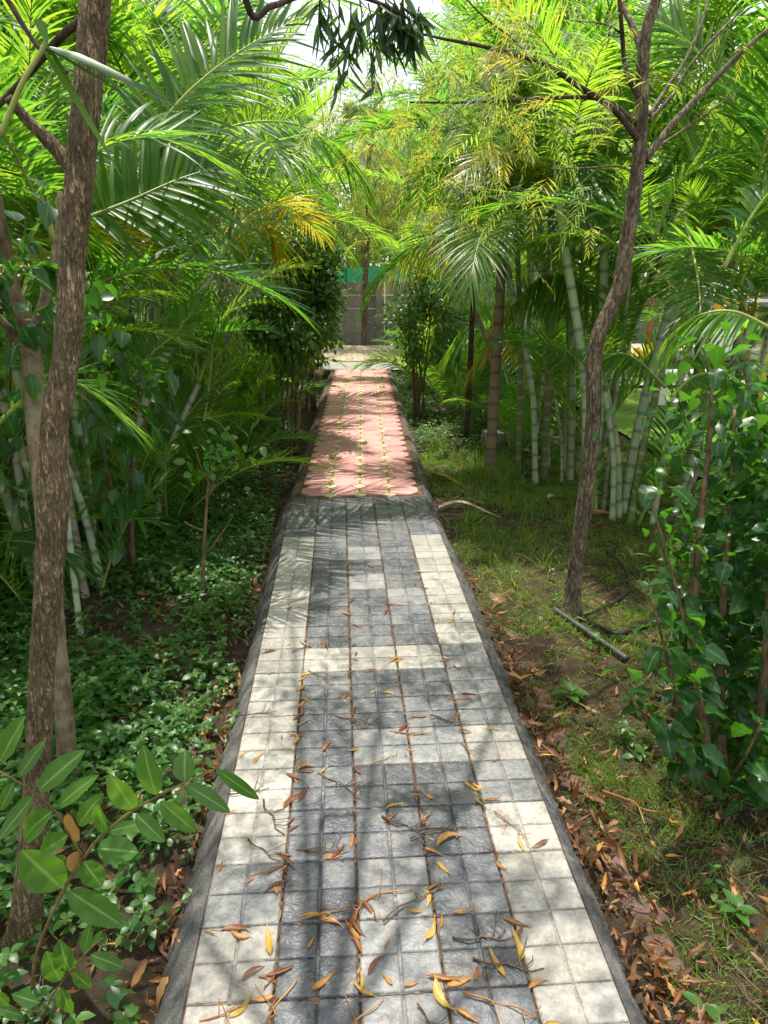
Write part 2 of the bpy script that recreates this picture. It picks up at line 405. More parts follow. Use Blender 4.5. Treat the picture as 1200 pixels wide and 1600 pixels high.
def m_plain(name, c, rough=0.5, var=0.15, sc=8, metal=0.0):
    m, nt, b = mat(name, rough, 0.4); a = noise(nt, sc, 5)
    lo = tuple(x * (1 - var) for x in c); hi = tuple(min(1, x * (1 + var)) for x in c)
    r = ramp(nt, a.outputs["Fac"], [(0.35, lo), (0.65, hi)]); nt.links.new(r.outputs["Color"], b.inputs["Base Color"])
    b.inputs["Metallic"].default_value = metal; bump(nt, b, a.outputs["Fac"], 0.1, 0.003); return m
M['pipe'] = m_plain('grey_plastic_pipe', (.055, .055, .055), 0.45, 0.4, 30)
M['hose'] = m_plain('black_hose', (.02, .02, .02), 0.45, 0.3, 30)
M['yellow'] = m_plain('yellow_paint', (.75, .42, .03), 0.45)
M['white'] = m_plain('white_paint', (.72, .68, .64), 0.6)
M['rust'] = m_plain('terracotta_paint', (.35, .13, .06), 0.6)
M['steel'] = m_plain('grey_steel', (.25, .27, .29), 0.45, 0.2, 8, 0.6)
M['solar'] = m_plain('lamp_housing', (.20, .18, .15), 0.4)
def m_net(name, c):
    m, nt, b = mat(name, 0.7, 0.2); b.inputs["Base Color"].default_value = (*c, 1)
    tr = nt.nodes.new("ShaderNodeBsdfTranslucent"); tr.inputs["Color"].default_value = (*[min(1, x * 1.6) for x in c], 1)
    mx = nt.nodes.new("ShaderNodeMixShader"); mx.inputs["Fac"].default_value = 0.5
    n = noise(nt, 4, 4); bump(nt, b, n.outputs["Fac"], 0.5, 0.05)
    nt.links.new(b.outputs["BSDF"], mx.inputs[1]); nt.links.new(tr.outputs["BSDF"], mx.inputs[2])
    nt.links.new(mx.outputs["Shader"], nt.nodes["Material Output"].inputs["Surface"]); return m
M['net'] = m_net('green_shade_net', (.03, .22, .12))
M['aqua'] = m_net('turquoise_canvas', (.06, .42, .36))

# ------------------------------------------------------------------ ground
PX0, PX1 = -0.382, 0.612                   # edges of the tiled path
PXC = (PX0 + PX1) / 2
GREY_END = 4.95
TS = 0.1988
def gz(x, y):
    x = np.asarray(x, float); y = np.asarray(y, float)
    h = -0.135 + 0.022 * np.sin(x * 2.3 + y * 1.1) * np.sin(y * 1.7 - x) + 0.012 * np.sin(x * 7.1 - y * 3.3) + 0.008 * np.sin(x * 15 + y * 13)
    d = np.minimum(np.abs(x - PX0), np.abs(x - PX1)); inside = (x > PX0 - .02) & (x < PX1 + .02)
    h = np.where(d < 0.35, h - 0.015 * (1 - d / 0.35), h)
    h = np.where(inside, -0.16, h)
    return np.where((x > 3.0) | (np.abs(x) > 6) | (y > 12.3) | (y < -2), -0.15, h)
def grid_mesh(xs, ys, zf):
    X, Y = np.meshgrid(xs, ys, indexing='ij'); Z = zf(X, Y)
    V = np.stack([X, Y, Z], -1).reshape(-1, 3); nx, ny = len(xs), len(ys)
    i, j = np.meshgrid(np.arange(nx - 1), np.arange(ny - 1), indexing='ij')
    F = np.stack([i * ny + j, (i + 1) * ny + j, (i + 1) * ny + j + 1, i * ny + j + 1], -1).reshape(-1, 4)
    return V, F
xs = np.concatenate([[-300, -60, -15], np.arange(-6, 6.01, 0.08), [15, 60, 300]])
ys = np.concatenate([[-300, -40, -8], np.arange(-2, 13.0, 0.08), [20, 60, 300]])
V, F = grid_mesh(xs, ys, gz)
tag(obj('ground', fast_mesh('ground', V, F, M['soil'])), 'dark brown bare soil beside the path', kind='structure')
V, F = grid_mesh(np.linspace(3.1, 40, 60), np.linspace(2, 60, 60), lambda x, y: -0.11 + 0.015 * np.sin(x * 1.3 + y))
tag(obj('lawn', fast_mesh('lawn', V, F, M['lawn'])), 'bright green lawn behind the palms', kind='structure')

# ------------------------------------------------------------------ grey and cream tiled path
V, F = grid_mesh(np.linspace(PX0 - .004, PX1 + .004, 8), np.linspace(-0.6, GREY_END, 40), lambda x, y: -0.011 + 0.002 * np.sin(x * 40 + y * 23))
bedpath = obj('tiled_path', fast_mesh('tiled_path', V, F, M['bed']))
tag(bedpath, 'footpath of grey and cream stamped concrete tiles', kind='structure')
def tile_mesh(seed, m, amp, gv=0.0055, gh=0.0045):
    """one cast tile: four stone-faced pads, narrow grooves between them"""
    r = np.random.default_rng(seed); mb = MB(); s = TS - 0.0055; n = 9
    mb.add(*box(0, 0, -0.0165, s, s, 0.022))
    for a in (-1, 1):
        for c in (-1, 1):
            w = (s - gv) / 2; h = (s - gh) / 2
            u = np.linspace(0, 1, n); u = np.concatenate([[0, 0.012], np.linspace(0.06, 0.94, n), [0.988, 1]])
            U, W_ = np.meshgrid(u, u, indexing='ij')
            e = np.minimum(np.minimum(U, 1 - U), np.minimum(W_, 1 - W_))
            Z = -0.0055 * (e < 0.005) - 0.0014 * ((e >= 0.005) & (e < 0.02))
            ph = r.uniform(0, 6, 8)
            rel = (np.sin(U * 9 + ph[0] + 2 * np.sin(W_ * 6 + ph[1])) * np.sin(W_ * 8 + ph[2] + 1.5 * np.sin(U * 7 + ph[3])) + 0.6 * np.sin(U * 21 + W_ * 13 + ph[4]) * np.sin(W_ * 19 - U * 6 + ph[5]))
            Z = Z + amp * rel * np.clip(e / 0.06, 0, 1) + r.uniform(-.0006, .0006) + (U - .5) * r.uniform(-.001, .001)
            X = a * (gv / 2 + w / 2) + (U - .5) * w + (e < .005) * 0; Y = c * (gh / 2 + h / 2) + (W_ - .5) * h
            k = len(u); V = np.stack([X, Y, Z], -1).reshape(-1, 3)
            i, j = np.meshgrid(np.arange(k - 1), np.arange(k - 1), indexing='ij')
            mb.add(V, np.stack([i * k + j, (i + 1) * k + j, (i + 1) * k + j + 1, i * k + j + 1], -1).reshape(-1, 4))
    return mb.mesh('paving_tile', m)
TM = {k: [tile_mesh(10 * i + q, M[k], a) for q in range(4)] for i, (k, a) in enumerate((('t_dark', .0021), ('t_mid', .0018), ('t_cream', .0011)))}
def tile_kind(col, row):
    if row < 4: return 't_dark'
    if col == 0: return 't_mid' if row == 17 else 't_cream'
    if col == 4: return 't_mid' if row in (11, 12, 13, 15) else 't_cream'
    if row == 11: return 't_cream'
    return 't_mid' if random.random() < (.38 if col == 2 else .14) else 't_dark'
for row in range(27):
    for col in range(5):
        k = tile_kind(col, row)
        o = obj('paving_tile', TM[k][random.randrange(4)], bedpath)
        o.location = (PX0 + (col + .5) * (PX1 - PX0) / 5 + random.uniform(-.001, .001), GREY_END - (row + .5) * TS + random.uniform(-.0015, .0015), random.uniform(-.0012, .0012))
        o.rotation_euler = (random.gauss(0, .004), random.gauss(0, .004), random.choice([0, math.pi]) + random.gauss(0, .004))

# ------------------------------------------------------------------ red octagonal path
RY0, NR, OS = 5.02, 32, 0.2225
RX0 = PXC - 2 * OS + 0.005
V, F = grid_mesh(np.linspace(RX0 - .05, RX0 + 4 * OS + .05, 8), np.linspace(GREY_END + .002, RY0 + NR * OS + .05, 60), lambda x, y: -0.014 + 0.003 * np.sin(x * 30 + y * 17))
redbed = obj('red_path', fast_mesh('red_path', V, F, M['bed']))
tag(redbed, 'footpath of red octagonal pavers with yellow square insets', kind='structure')
c_ = 0.30
def octa(seed):
    s = OS / 2 - .0035; k = s * (1 - c_ * 1.0)
    P = [(-s, -s + c_ * OS / 1.0 * .9), (-s, s - c_ * OS * .9), (-s + c_ * OS * .9, s), (s - c_ * OS * .9, s), (s, s - c_ * OS * .9), (s, -s + c_ * OS * .9), (s - c_ * OS * .9, -s), (-s + c_ * OS * .9, -s)]
    return P[::-1]
OM = fast_mesh('octagonal_paver', *bevel_slab(octa(0), .03, .006), M['t_red'], smooth=False)
q_ = c_ * OS * .9 - .006
QM = fast_mesh('yellow_inset', *bevel_slab([(-q_, 0), (0, -q_), (q_, 0), (0, q_)], .03, .003), M['t_yel'], smooth=False)
for i in range(NR):
    for j in range(4):
        o = obj('octagonal_paver', OM, redbed); o.location = (RX0 + (j + .5) * OS, RY0 + (i + .5) * OS, random.uniform(-.002, .002))
        o.rotation_euler = (random.gauss(0, .006), random.gauss(0, .006), random.choice([0, math.pi]))
        if j < 3:
            o = obj('yellow_inset', QM, redbed); o.location = (RX0 + (j + 1) * OS, RY0 + i * OS, random.uniform(-.003, 0)); o.rotation_euler = (random.gauss(0, .008), random.gauss(0, .008), 0)

# ------------------------------------------------------------------ mortar edges
def edge(sign, y0, y1, xe, name):
    r = np.random.default_rng(int(y0 * 10) + 7 + sign)
    yy = np.arange(y0, y1, 0.012 if y0 < 1 else .022); u = np.linspace(0, 1, 16)
    U, Y = np.meshgrid(u, yy, indexing='ij')
    wid = 0.092 + 0.008 * np.sin(Y * 2.1 + sign) + 0.004 * np.sin(Y * 9.7) + .004 * r.normal(0, 1, (1, len(yy)))
    rough = r.normal(0, 1, Y.shape); rough = (rough + np.roll(rough, 1, 0) + np.roll(rough, 1, 1)) / 1.7
    amp = np.clip(U * 5, 0, 1)
    X = xe + sign * (0.002 + wid * U) + .0016 * rough * amp
    Z = -0.007 - 0.055 * U - 0.088 * U**2.2 + (0.002 * np.sin(Y * 17 + U * 5) * np.sin(Y * 7 - U * 8) + .0030 * rough) * amp
    n, k = Y.shape; V = np.stack([X, Y, Z], -1).reshape(-1, 3)
    i, j = np.meshgrid(np.arange(n - 1), np.arange(k - 1), indexing='ij')
    F = np.stack([i * k + j, (i + 1) * k + j, (i + 1) * k + j + 1, i * k + j + 1], -1).reshape(-1, 4)
    if sign < 0: F = F[:, ::-1]
    o = obj('path_edge', fast_mesh('path_edge', V, F, M['mortar'])); return tag(o, name, kind='structure')
def turn_(o, a=R(-1.75), c=Vector((0.115, 4.97, 0))):
    # the red stretch bears off a little to the right
    o.rotation_euler = (0, 0, a); o.location = c - Matrix.Rotation(a, 3, 'Z') @ c
turn_(redbed)
edge(-1, -0.6, GREY_END + .04, PX0, 'sloping grey mortar haunch on the left of the tiled path')
edge(1, -0.6, GREY_END + .04, PX1, 'sloping grey mortar haunch on the right of the tiled path')
turn_(edge(-1, GREY_END, RY0 + NR * OS + .05, RX0 - .035, 'sloping mortar haunch on the left of the red path'))
turn_(edge(1, GREY_END, RY0 + NR * OS + .05, RX0 + 4 * OS + .035, 'sloping mortar haunch on the right of the red path'))

# ------------------------------------------------------------------ far cross path and wall
YE = RY0 + NR * OS + .05
V, F = grid_mesh(np.linspace(-0.33, 1.5, 12), np.linspace(YE + .003, 13.75, 12), lambda x, y: -0.012 - 0.05 * np.clip((y - YE) / 1.5, 0, 1) + 0.006 * np.sin(x * 5 + y * 3))
tag(obj('concrete_apron', fast_mesh('concrete_apron', V, F, M['concrete'])), 'worn concrete strip between red path and brick road', kind='structure')
V, F = grid_mesh(np.linspace(-9, 12, 10), np.linspace(13.76, 16.9, 8), lambda x, y: -0.075 + 0 * x)
road = tag(obj('brick_road', fast_mesh('brick_road', V, F, M['concrete'])), 'brick paved road crossing the end of the path', kind='structure')
BM = fast_mesh('brick', *bevel_slab([(-.118, -.072), (.118, -.072), (.118, .072), (-.118, .072)], .05, .006), M['brick'], smooth=False)
BMX = MB(); bs_ = bevel_slab([(-.118, -.072), (.118, -.072), (.118, .072), (-.118, .072)], .05, .006)
nb = 0
for r in range(20):
    for k in range(-36, 48):
        x = 0.6 + (k + .5 * (r % 2)) * .246; y = 13.86 + r * .153
        if -0.85 < x < 2.4:
            o = obj('brick', BM, road); o.location = (x, y, -.052 + random.uniform(-.004, .004)); o.rotation_euler = (random.gauss(0, .015), random.gauss(0, .012), random.choice([0, math.pi]) + random.gauss(0, .01)); nb += 1
        else:
            BMX.add(bs_[0] + [x, y, -.052 + random.uniform(-.004, .004)], bs_[1])
tag(obj('paving_bricks', BMX.mesh('paving_bricks', M['brick'], False), road), kind='stuff')

wall = thing('boundary_wall', 'low grey precast concrete panel wall with posts at the far end', 'wall', (0, 17.3, -.15))
WP = [fast_mesh('wall_panel', *(lambda b: (b[0], b[1]))(box(0, 0, 0, 1.86, .05, .288)), M['wallpanel'], smooth=False)]
for k in range(-5, 8):
    xp = 0.92 + k * 2.0
    o = obj('post', fast_mesh('post', *box(0, 0, .82, .16, .17, 1.64), M['wallpanel'], smooth=False), wall, (xp, 0, 0))
    for r in range(5):
        o = obj('wall_panel', WP[0], wall, (xp + 1.0, random.uniform(-.014, .014), .15 + r * .302)); o.rotation_euler = (random.gauss(0, .03), 0, random.gauss(0, .003))
o = obj('drain_pipe', fast_mesh('drain_pipe', *tube([(1.05, -.12, 0), (1.05, -.12, 1.5)], .016, 8), M['white']), wall)
V, F = grid_mesh(np.linspace(-1.4, 1.7, 40), np.linspace(0, 1, 8), lambda x, y: 0 * x)
V = np.c_[V[:, 0], 18.6 + .05 * np.sin(V[:, 0] * 2.1) * 1.0, 1.3 + V[:, 1] * .36 + .05 * np.sin(V[:, 0] * 1.2)]
net = thing('shade_net', 'translucent green shade net strung behind the concrete wall', 'net', (0, 18.6, -.15))
obj('net_sheet', fast_mesh('net_sheet', V - [0, 18.6, -.15], F, M['net']), net)
for x in np.arange(-1.4, 1.8, 1.55): obj('net_post', fast_mesh('net_post', *tube([(x, .08, 0), (x, .08, 2.3)], .03, 8), M['steel']), net)

# solar street lamp beyond the wall
lp = atY(567, 182, 21)
lamp = thing('street_lamp', 'slim grey lamp post with flat tilted panel beyond the wall', 'street lamp', (lp[0], 21, -.15))
h = lp[2] + .15
obj('pole', fast_mesh('pole', *tube([(0, 0, 0), (0, 0, h)], [.07, .05], 12), M['steel']), lamp)
pn = obj('panel', fast_mesh('panel', *box(0, 0, 0, 1.15, .7, .06), M['solar'], smooth=False), lamp, (.05, -.1, h + .05)); pn.rotation_euler = (R(-14), R(6), 0)
obj('bracket', fast_mesh('bracket', *tube([(0, .05, h - .35), (.28, -.05, h)], .02, 6), M['steel']), lamp)

# ------------------------------------------------------------------ palm fronds
def frond_variant(seed, incl, droop, L=1.75, npairs=46, lmax=.46, wid=.032, vee=22, mkey='palm', sag=.22):
    r = np.random.default_rng(seed)
    m = 30; s = np.linspace(0, 1, m)
    th = R(incl) + R(droop) * s**1.4
    side = 0.10 * r.normal() * s**2
    d = np.stack([np.sin(th), side, np.cos(th)], -1); d = norm(d)
    P = np.vstack([[0, 0, 0], np.cumsum(d[:-1] * L / (m - 1), 0)])
    rv, rf = tube(P, np.interp(s, [0, .15, 1], [.016, .010, .0022]), 6)
    rach = fast_mesh('frond', rv, rf, M['rachis'], np.zeros(len(rv)))
    t = np.linspace(.17, .995, npairs) 
    Ps, Ds, Ns, Ls, Ws, Gs = [], [], [], [], [], []
    for sg in (-1, 1):
        tt = np.clip(t + r.uniform(-.006, .006, npairs), 0, 1); idx = tt * (m - 1); i0 = np.minimum(idx.astype(int), m - 2); fr = (idx - i0)[:, None]
        pos = P[i0] * (1 - fr) + P[i0 + 1] * fr; T = norm(d[i0])
        S = norm(np.cross(np.broadcast_to([0, 0, 1.0], T.shape) + 1e-4, T)); Nn = np.cross(T, S)
        u = (tt - .17) / .83
        phi = np.radians(np.interp(u, [0, .3, .8, 1], [72, 58, 38, 12]) + r.normal(0, 4, npairs))
        ve = np.radians(vee + r.normal(0, 7, npairs))
        D = T * np.cos(phi)[:, None] + (S * sg * np.cos(ve)[:, None] + Nn * np.sin(ve)[:, None]) * np.sin(phi)[:, None]
        NN = Nn * np.cos(ve)[:, None] - S * sg * np.sin(ve)[:, None]
        Ps.append(pos); Ds.append(D); Ns.append(NN)
        Ls.append(lmax * np.interp(u, [0, .12, .45, .8, 1], [.55, .85, 1, .75, .42]) * r.uniform(.92, 1.08, npairs))
        Ws.append(wid * np.interp(u, [0, .2, .7, 1], [.7, 1, .95, .55]) * r.uniform(.9, 1.1, npairs))
        Gs.append(np.abs(r.normal(sag, .09, npairs)))
    V, F, rn = leaves(np.concatenate(Ps), np.concatenate(Ds), np.concatenate(Ns), np.concatenate(Ls), np.concatenate(Ws), 0.0, 0.35, np.concatenate(Gs), 6, 'palm', r.uniform(0, .35, npairs * 2))
    leaf = fast_mesh('leaflets', V, F, M[mkey], rn)
    return rach, leaf
FV = {}
for inc, dr in ((6, 55), (22, 70), (40, 75), (60, 70), (80, 60)):
    FV[inc] = [frond_variant(inc * 10 + q, inc + (q - 1) * 4, dr + (q - 1) * 10, 1.75, 52 + 4 * q, .44 + .03 * q, .027, (34, 24, 14)[q], 'palm', (.16, .25, .34)[q]) for q in range(3)]
FV['y'] = [frond_variant(900 + q, 55, 75, 1.7, 42, .42, .03, 15, 'palm_y', .3) for q in range(2)]
FV['dead'] = [frond_variant(950 + q, 100, 60, 1.4, 34, .38, .02, 0, 'palm_dead', .7) for q in range(2)]
FV['young'] = [frond_variant(970 + q, 8, 40, 1.2, 26, .36, .026, 28, 'palm', .14) for q in range(3)]
INCS = (6, 22, 40, 60, 80)
def place_frond(par, top, az, inc, scale=1.0, tilt=0.0, var=None):
    """top and azimuth in the palm's own frame (azimuth 0 = +X)"""
    vs = FV[inc]; rach, lf = vs[random.randrange(len(vs)) if var is None else var]
    mt = Matrix.Translation(Vector(top)) @ Matrix.Rotation(az, 4, 'Z') @ Matrix.Rotation(tilt, 4, 'Y') @ Matrix.Rotation(random.gauss(0, .12), 4, 'X') @ Matrix.Scale(scale, 4)
    f = obj('frond', rach, par, mat=mt)
    l = obj('leaflets', lf, f); l["kind"] = 'stuff'
    return f
def cane(par, base, top, r0, mkey, bow=0.0, node=.13, r1=None, name='cane', q=6, ns=12):
    base = np.array(base, float); top = np.array(top, float)
    L = np.linalg.norm(top - base); n = max(int(L / node), 3) * q
    mid = (base + top) / 2; hv = np.array([top[0] - base[0], top[1] - base[1], 0]); mid[:2] -= hv[:2] * .22 * (1 if bow == 0 else bow)
    P = spline([base, mid, top], n + 1)
    i = np.arange(n + 1); node_i = (i % q == 0)
    rr = np.linspace(r0, r1 or r0 * .82, n + 1) * np.where(node_i, 1.035, 1.0)
    rr[:6] *= np.linspace(1.3, 1.0, 6)
    V, F = tube(P, rr, ns)
    rn = np.zeros(len(V)); rn[:(n + 1) * ns] = np.repeat(np.where(node_i, 1.0, 0.0), ns)
    return obj(name, fast_mesh(name, V, F, M[mkey], rn), par), P
GA = 2.39996
def palm(loc, label, canes, suckers=3, fs=1.0, seed=0, group=None, avoid=None, nfr=7, thin=3):
    """canes: (dx, dy, height, lean_x, lean_y, radius, material)"""
    random.seed(seed * 13 + 5)
    t = thing('areca_palm', label, 'palm', (loc[0], loc[1], float(gz(loc[0], loc[1])) - .02), group)
    for (dx, dy, h, lx, ly, r0, mk) in canes:
        dx, dy = dx * 1.15, dy * 1.15; top = (dx + lx * 1.7 + random.gauss(0, .06), dy + ly + random.gauss(0, .05), h); r0 *= random.uniform(.68, .9)
        c, P = cane(t, (dx, dy, 0), top, r0, mk)
        dirv = norm(P[-1] - P[-4]); shl = .42 * fs
        q = P[-1] + dirv * shl
        V, F = tube(spline([P[-1], P[-1] + dirv * shl * .3, q], 8), [r0 * .9, r0 * 1.1, r0 * 1.12, r0 * 1.0, r0 * .85, r0 * .7, r0 * .55, r0 * .4], 10)
        obj('crownshaft', fast_mesh('crownshaft', V, F, M['shaft'], np.zeros(len(V))), t)
        a0 = random.uniform(0, 6.28)
        for k in range(nfr):
            az = a0 + k * GA
            if avoid is not None:
                # fronds that would cross the walk are turned away from it
                dd = (az - avoid + math.pi) % (2 * math.pi) - math.pi
                if abs(dd) < .55 and k > 2 and random.random() < .6: az += math.copysign(.8, dd)
            inc = INCS[min(4, int(k * 5 / nfr + random.uniform(-.3, .5)))] if k else 6
            if k == nfr - 1 and random.random() < .45: inc = random.choice(['y', 'y', 'dead'])
            pos = P[-1] + dirv * shl * (1 - .75 * k / nfr)
            place_frond(t, pos, az, inc, fs * random.uniform(.85, 1.12))
    for k in range(thin):
        az = random.uniform(0, 6.28); rr = random.uniform(.08, .34); h = random.uniform(.7, 1.9); ln = random.uniform(.0, .45)
        b0 = np.array([rr * math.cos(az), rr * math.sin(az), 0]); t1 = b0 + [ln * math.cos(az) + random.gauss(0, .08), ln * math.sin(az) + random.gauss(0, .08), h]
        c, P = cane(t, b0, t1, random.uniform(.013, .024), random.choice(['cane', 'cane', 'cane_olive', 'cane_grey', 'rachis']), ns=9)
        for q in range(3): place_frond(t, P[-1], az + q * GA + random.gauss(0, .4), random.choice([6, 22, 40]), fs * random.uniform(.5, .8))
    for k in range(suckers):
        az = random.uniform(0, 6.28); rr = random.uniform(.05, .28)
        place_frond(t, (rr * math.cos(az), rr * math.sin(az), 0.0), az, 'young', fs * random.uniform(.7, 1.25), random.uniform(0, .25))
    return t

# ---- right-hand palms
G, GR, OL = 'cane', 'cane_grey', 'cane_olive'
b = lambda px, py: at(px, py, -.13)
def P2(px, py): p = b(px, py); return (p[0], p[1])
palm(P2(885, 745), 'areca palm with pale ringed green canes right behind the bent grey tree', [(0.03, 0, 1.55, -.10, -.05, .036, G), (-.14, .12, 2.0, -.06, .2, .04, OL), (.16, .22, 2.3, .14, .2, .036, G), (-.05, .35, 2.7, -.15, .3, .036, G), (.25, .05, 1.9, .2, .0, .035, OL), (-.25, -.05, 1.7, -.22, .1, .03, G), (.1, .4, 2.6, .05, .2, .038, G), (-.3, .3, 2.2, -.1, .1, .034, OL)], 2, .95, 1, thin=4, nfr=4, avoid=math.pi)
palm(P2(985, 815), 'areca palm with a fan of leaning green and orange canes beside the glossy bush', [(0, 0, 1.35, .06, .0, .032, OL), (.02, .2, 2.3, .32, .25, .042, G), (-.14, .3, 2.0, .0, .3, .045, G), (.16, .1, 1.5, .5, .1, .034, OL), (.28, .05, 1.3, .62, -.05, .03, GR), (-.25, .1, 1.9, -.15, .1, .04, G), (.1, .4, 2.2, .3, .1, .04, G), (.4, .25, 1.8, .45, .1, .036, G)], 3, .85, 2, thin=4, nfr=4, avoid=math.pi)
palm((2.75, 3.75), 'areca palm with a thick grey-green cane leaning right at the right border', [(0, 0, 1.9, .35, -.1, .055, G), (.3, -.15, 1.7, .25, -.2, .06, GR), (-.1, .2, 1.2, -.2, .1, .03, OL)], 4, 1.0, 3, nfr=4, avoid=math.pi)
palm((1.95, 7.3), 'areca palm clump behind the slender ringed trunk on the right', [(0, 0, 2.2, -.1, 0, .036, G), (.2, .15, 2.7, .15, .1, .036, OL), (-.2, .15, 1.7, -.25, .05, .032, GR), (.05, .3, 3.2, .05, .2, .036, G)], 3, .9, 4, nfr=4, avoid=math.pi)
palm((1.85, 9.3), 'areca palm clump on the right behind the thin dark tree', [(0, 0, 2.0, -.2, 0, .035, OL), (.2, .15, 2.7, .1, .1, .036, G), (.0, .3, 3.4, -.1, .1, .036, G)], 5, .95, 5, nfr=4, avoid=math.pi)
palm((2.1, 11.4), 'far right areca palm clump near the end of red path', [(0, 0, 2.2, -.25, 0, .036, OL), (.2, .15, 3.0, .1, .1, .036, G), (.0, .3, 3.8, -.2, .1, .036, G)], 4, 1.0, 6, nfr=6)
palm((3.5, 6.2), 'areca palm clump standing at the lawn border on the right', [(0, 0, 2.6, .1, 0, .04, G), (.25, .1, 3.4, .2, .1, .04, G), (-.1, .25, 3.0, -.2, .1, .036, OL)], 2, 1.1, 7, nfr=7)
palm((3.4, 9.0), 'second areca palm clump along the lawn border', [(0, 0, 2.8, .1, 0, .04, G), (.25, .1, 3.6, .2, .1, .04, G), (-.1, .25, 2.2, -.2, .1, .036, OL)], 3, 1.1, 8, nfr=7)
palm((3.3, 12.5), 'farthest areca palm clump along the lawn border', [(0, 0, 3.0, .1, 0, .04, G), (.25, .1, 4.2, .2, .1, .04, G), (-.2, .25, 3.4, -.3, .1, .036, OL)], 3, 1.15, 9, nfr=7)
palm((3.6, 4.6), 'tall areca palm rising over the right border', [(0, 0, 2.9, .0, 0, .05, G), (.3, .2, 3.3, .3, .1, .045, G)], 1, 1.2, 10, nfr=9)

# ---- left-hand palms
palm((-1.55, 4.55), 'areca palm with a long pale cane leaning right over green suckers on the left', [(0.05, 0, 1.75, .42, .5, .034, GR), (-.2, .2, 2.3, -.1, .2, .036, G), (-.05, -.2, 1.4, -.12, .0, .034, OL), (-.3, -.05, 2.6, -.3, .1, .036, G)], 6, .9, 11, nfr=4, avoid=0)
palm((-1.5, 3.5), 'areca palm clump with olive canes just behind the furrowed trunk', [(0, 0, 1.5, -.1, .05, .032, OL), (-.14, .1, 1.7, -.25, .1, .034, OL), (-.3, .0, 2.0, -.4, .0, .036, G), (.06, .1, 1.35, .02, .1, .03, GR)], 3, .8, 12, nfr=4, avoid=0)
palm((-1.65, 5.9), 'areca palm clump with a tall smooth pale cane on the left', [(0, 0, 2.0, .15, .1, .034, OL), (-.25, .1, 3.0, -.2, .2, .045, GR), (.0, .3, 2.5, .1, .3, .036, G)], 6, .95, 13, nfr=4, avoid=0)
palm((-1.5, 7.6), 'areca palm clump left of the path behind the leafy hedge shrub', [(0, 0, 1.7, .1, .1, .034, OL), (-.2, .2, 2.6, .0, .2, .036, G), (.1, .3, 2.1, .3, .2, .034, GR)], 6, .95, 14, nfr=4, avoid=0)
palm((-1.35, 9.6), 'areca palm clump on the left arching over the red path', [(0, 0, 2.2, .25, .0, .036, OL), (-.2, .2, 3.0, .1, .2, .036, G), (-.2, -.2, 2.6, -.2, .0, .036, G)], 5, 1.0, 15, nfr=6)
palm((-1.4, 11.9), 'farthest left areca palm clump before the brick road', [(0, 0, 2.4, .2, .0, .036, OL), (-.2, .2, 3.2, .1, .2, .036, G), (-.3, -.2, 2.8, -.2, .0, .036, G)], 4, 1.0, 16, nfr=6)
palm((-3.0, 4.2), 'tall areca palm in the back row nearest the furrowed trunk', [(0, 0, 2.6, .1, 0, .045, G), (-.3, .2, 3.2, -.2, .2, .045, G), (.25, .2, 2.0, .2, .1, .036, OL)], 4, 1.15, 17, nfr=7)
palm((-2.8, 6.3), 'second tall areca palm of the left back row', [(0, 0, 2.9, .2, 0, .045, G), (-.3, .2, 3.6, -.2, .2, .045, G), (.25, .2, 2.3, .3, .1, .036, GR)], 4, 1.15, 18, nfr=7)
palm((-2.9, 8.6), 'third tall areca palm of the left back row', [(0, 0, 3.2, .2, 0, .045, G), (-.3, .2, 4.0, -.2, .2, .045, G), (.25, .2, 2.5, .3, .1, .036, OL)], 4, 1.2, 19, nfr=7)
palm((-2.7, 11.2), 'fourth tall areca palm of the left back row', [(0, 0, 3.4, .2, 0, .045, G), (-.3, .2, 4.4, -.2, .2, .045, G), (.25, .2, 2.7, .3, .1, .036, OL)], 3, 1.2, 20, nfr=7)
palm((-2.1, 2.3), 'areca palm at the left border whose fronds spread behind the furrowed trunk', [(0, 0, 1.7, .0, .3, .036, OL), (-.25, .2, 2.3, -.1, .2, .04, G)], 3, 1.0, 21, nfr=6)
palm((-4.4, 6.8), 'areca palm filling the far left background', [(0, 0, 2.4, .2, 0, .045, G), (-.3, .2, 3.4, -.2, .2, .045, G)], 5, 1.25, 22, nfr=7)

# low young palms between the clumps
ORD = ['nearest the camera'] + [w + ' nearest' for w in ('second', 'third', 'fourth', 'fifth', 'sixth', 'seventh', 'eighth', 'ninth', 'tenth', 'eleventh', 'twelfth', 'thirteenth', 'fourteenth', 'fifteenth', 'sixteenth')] + ['farthest']
LTR = ['leftmost'] + [w + ' from the left' for w in ('second', 'third', 'fourth', 'fifth', 'sixth', 'seventh', 'eighth', 'ninth', 'tenth', 'eleventh', 'twelfth', 'thirteenth', 'fourteenth', 'fifteenth', 'sixteenth', 'seventeenth')]
def young_palm(x, y, label, n, fs, seed, grp):
    random.seed(seed * 31 + 3)
    t = thing('young_palm', label, 'palm', (x, y, float(gz(x, y)) - .02), grp)
    a0 = random.uniform(0, 6.28)
    for k in range(n):
        az = a0 + k * GA; rr = random.uniform(.01, .07)
        place_frond(t, (rr * math.cos(az), rr * math.sin(az), 0), az, random.choice(['young', 'young', 22, 6, 40]), fs * random.uniform(.7, 1.15), random.uniform(-.05, .2))
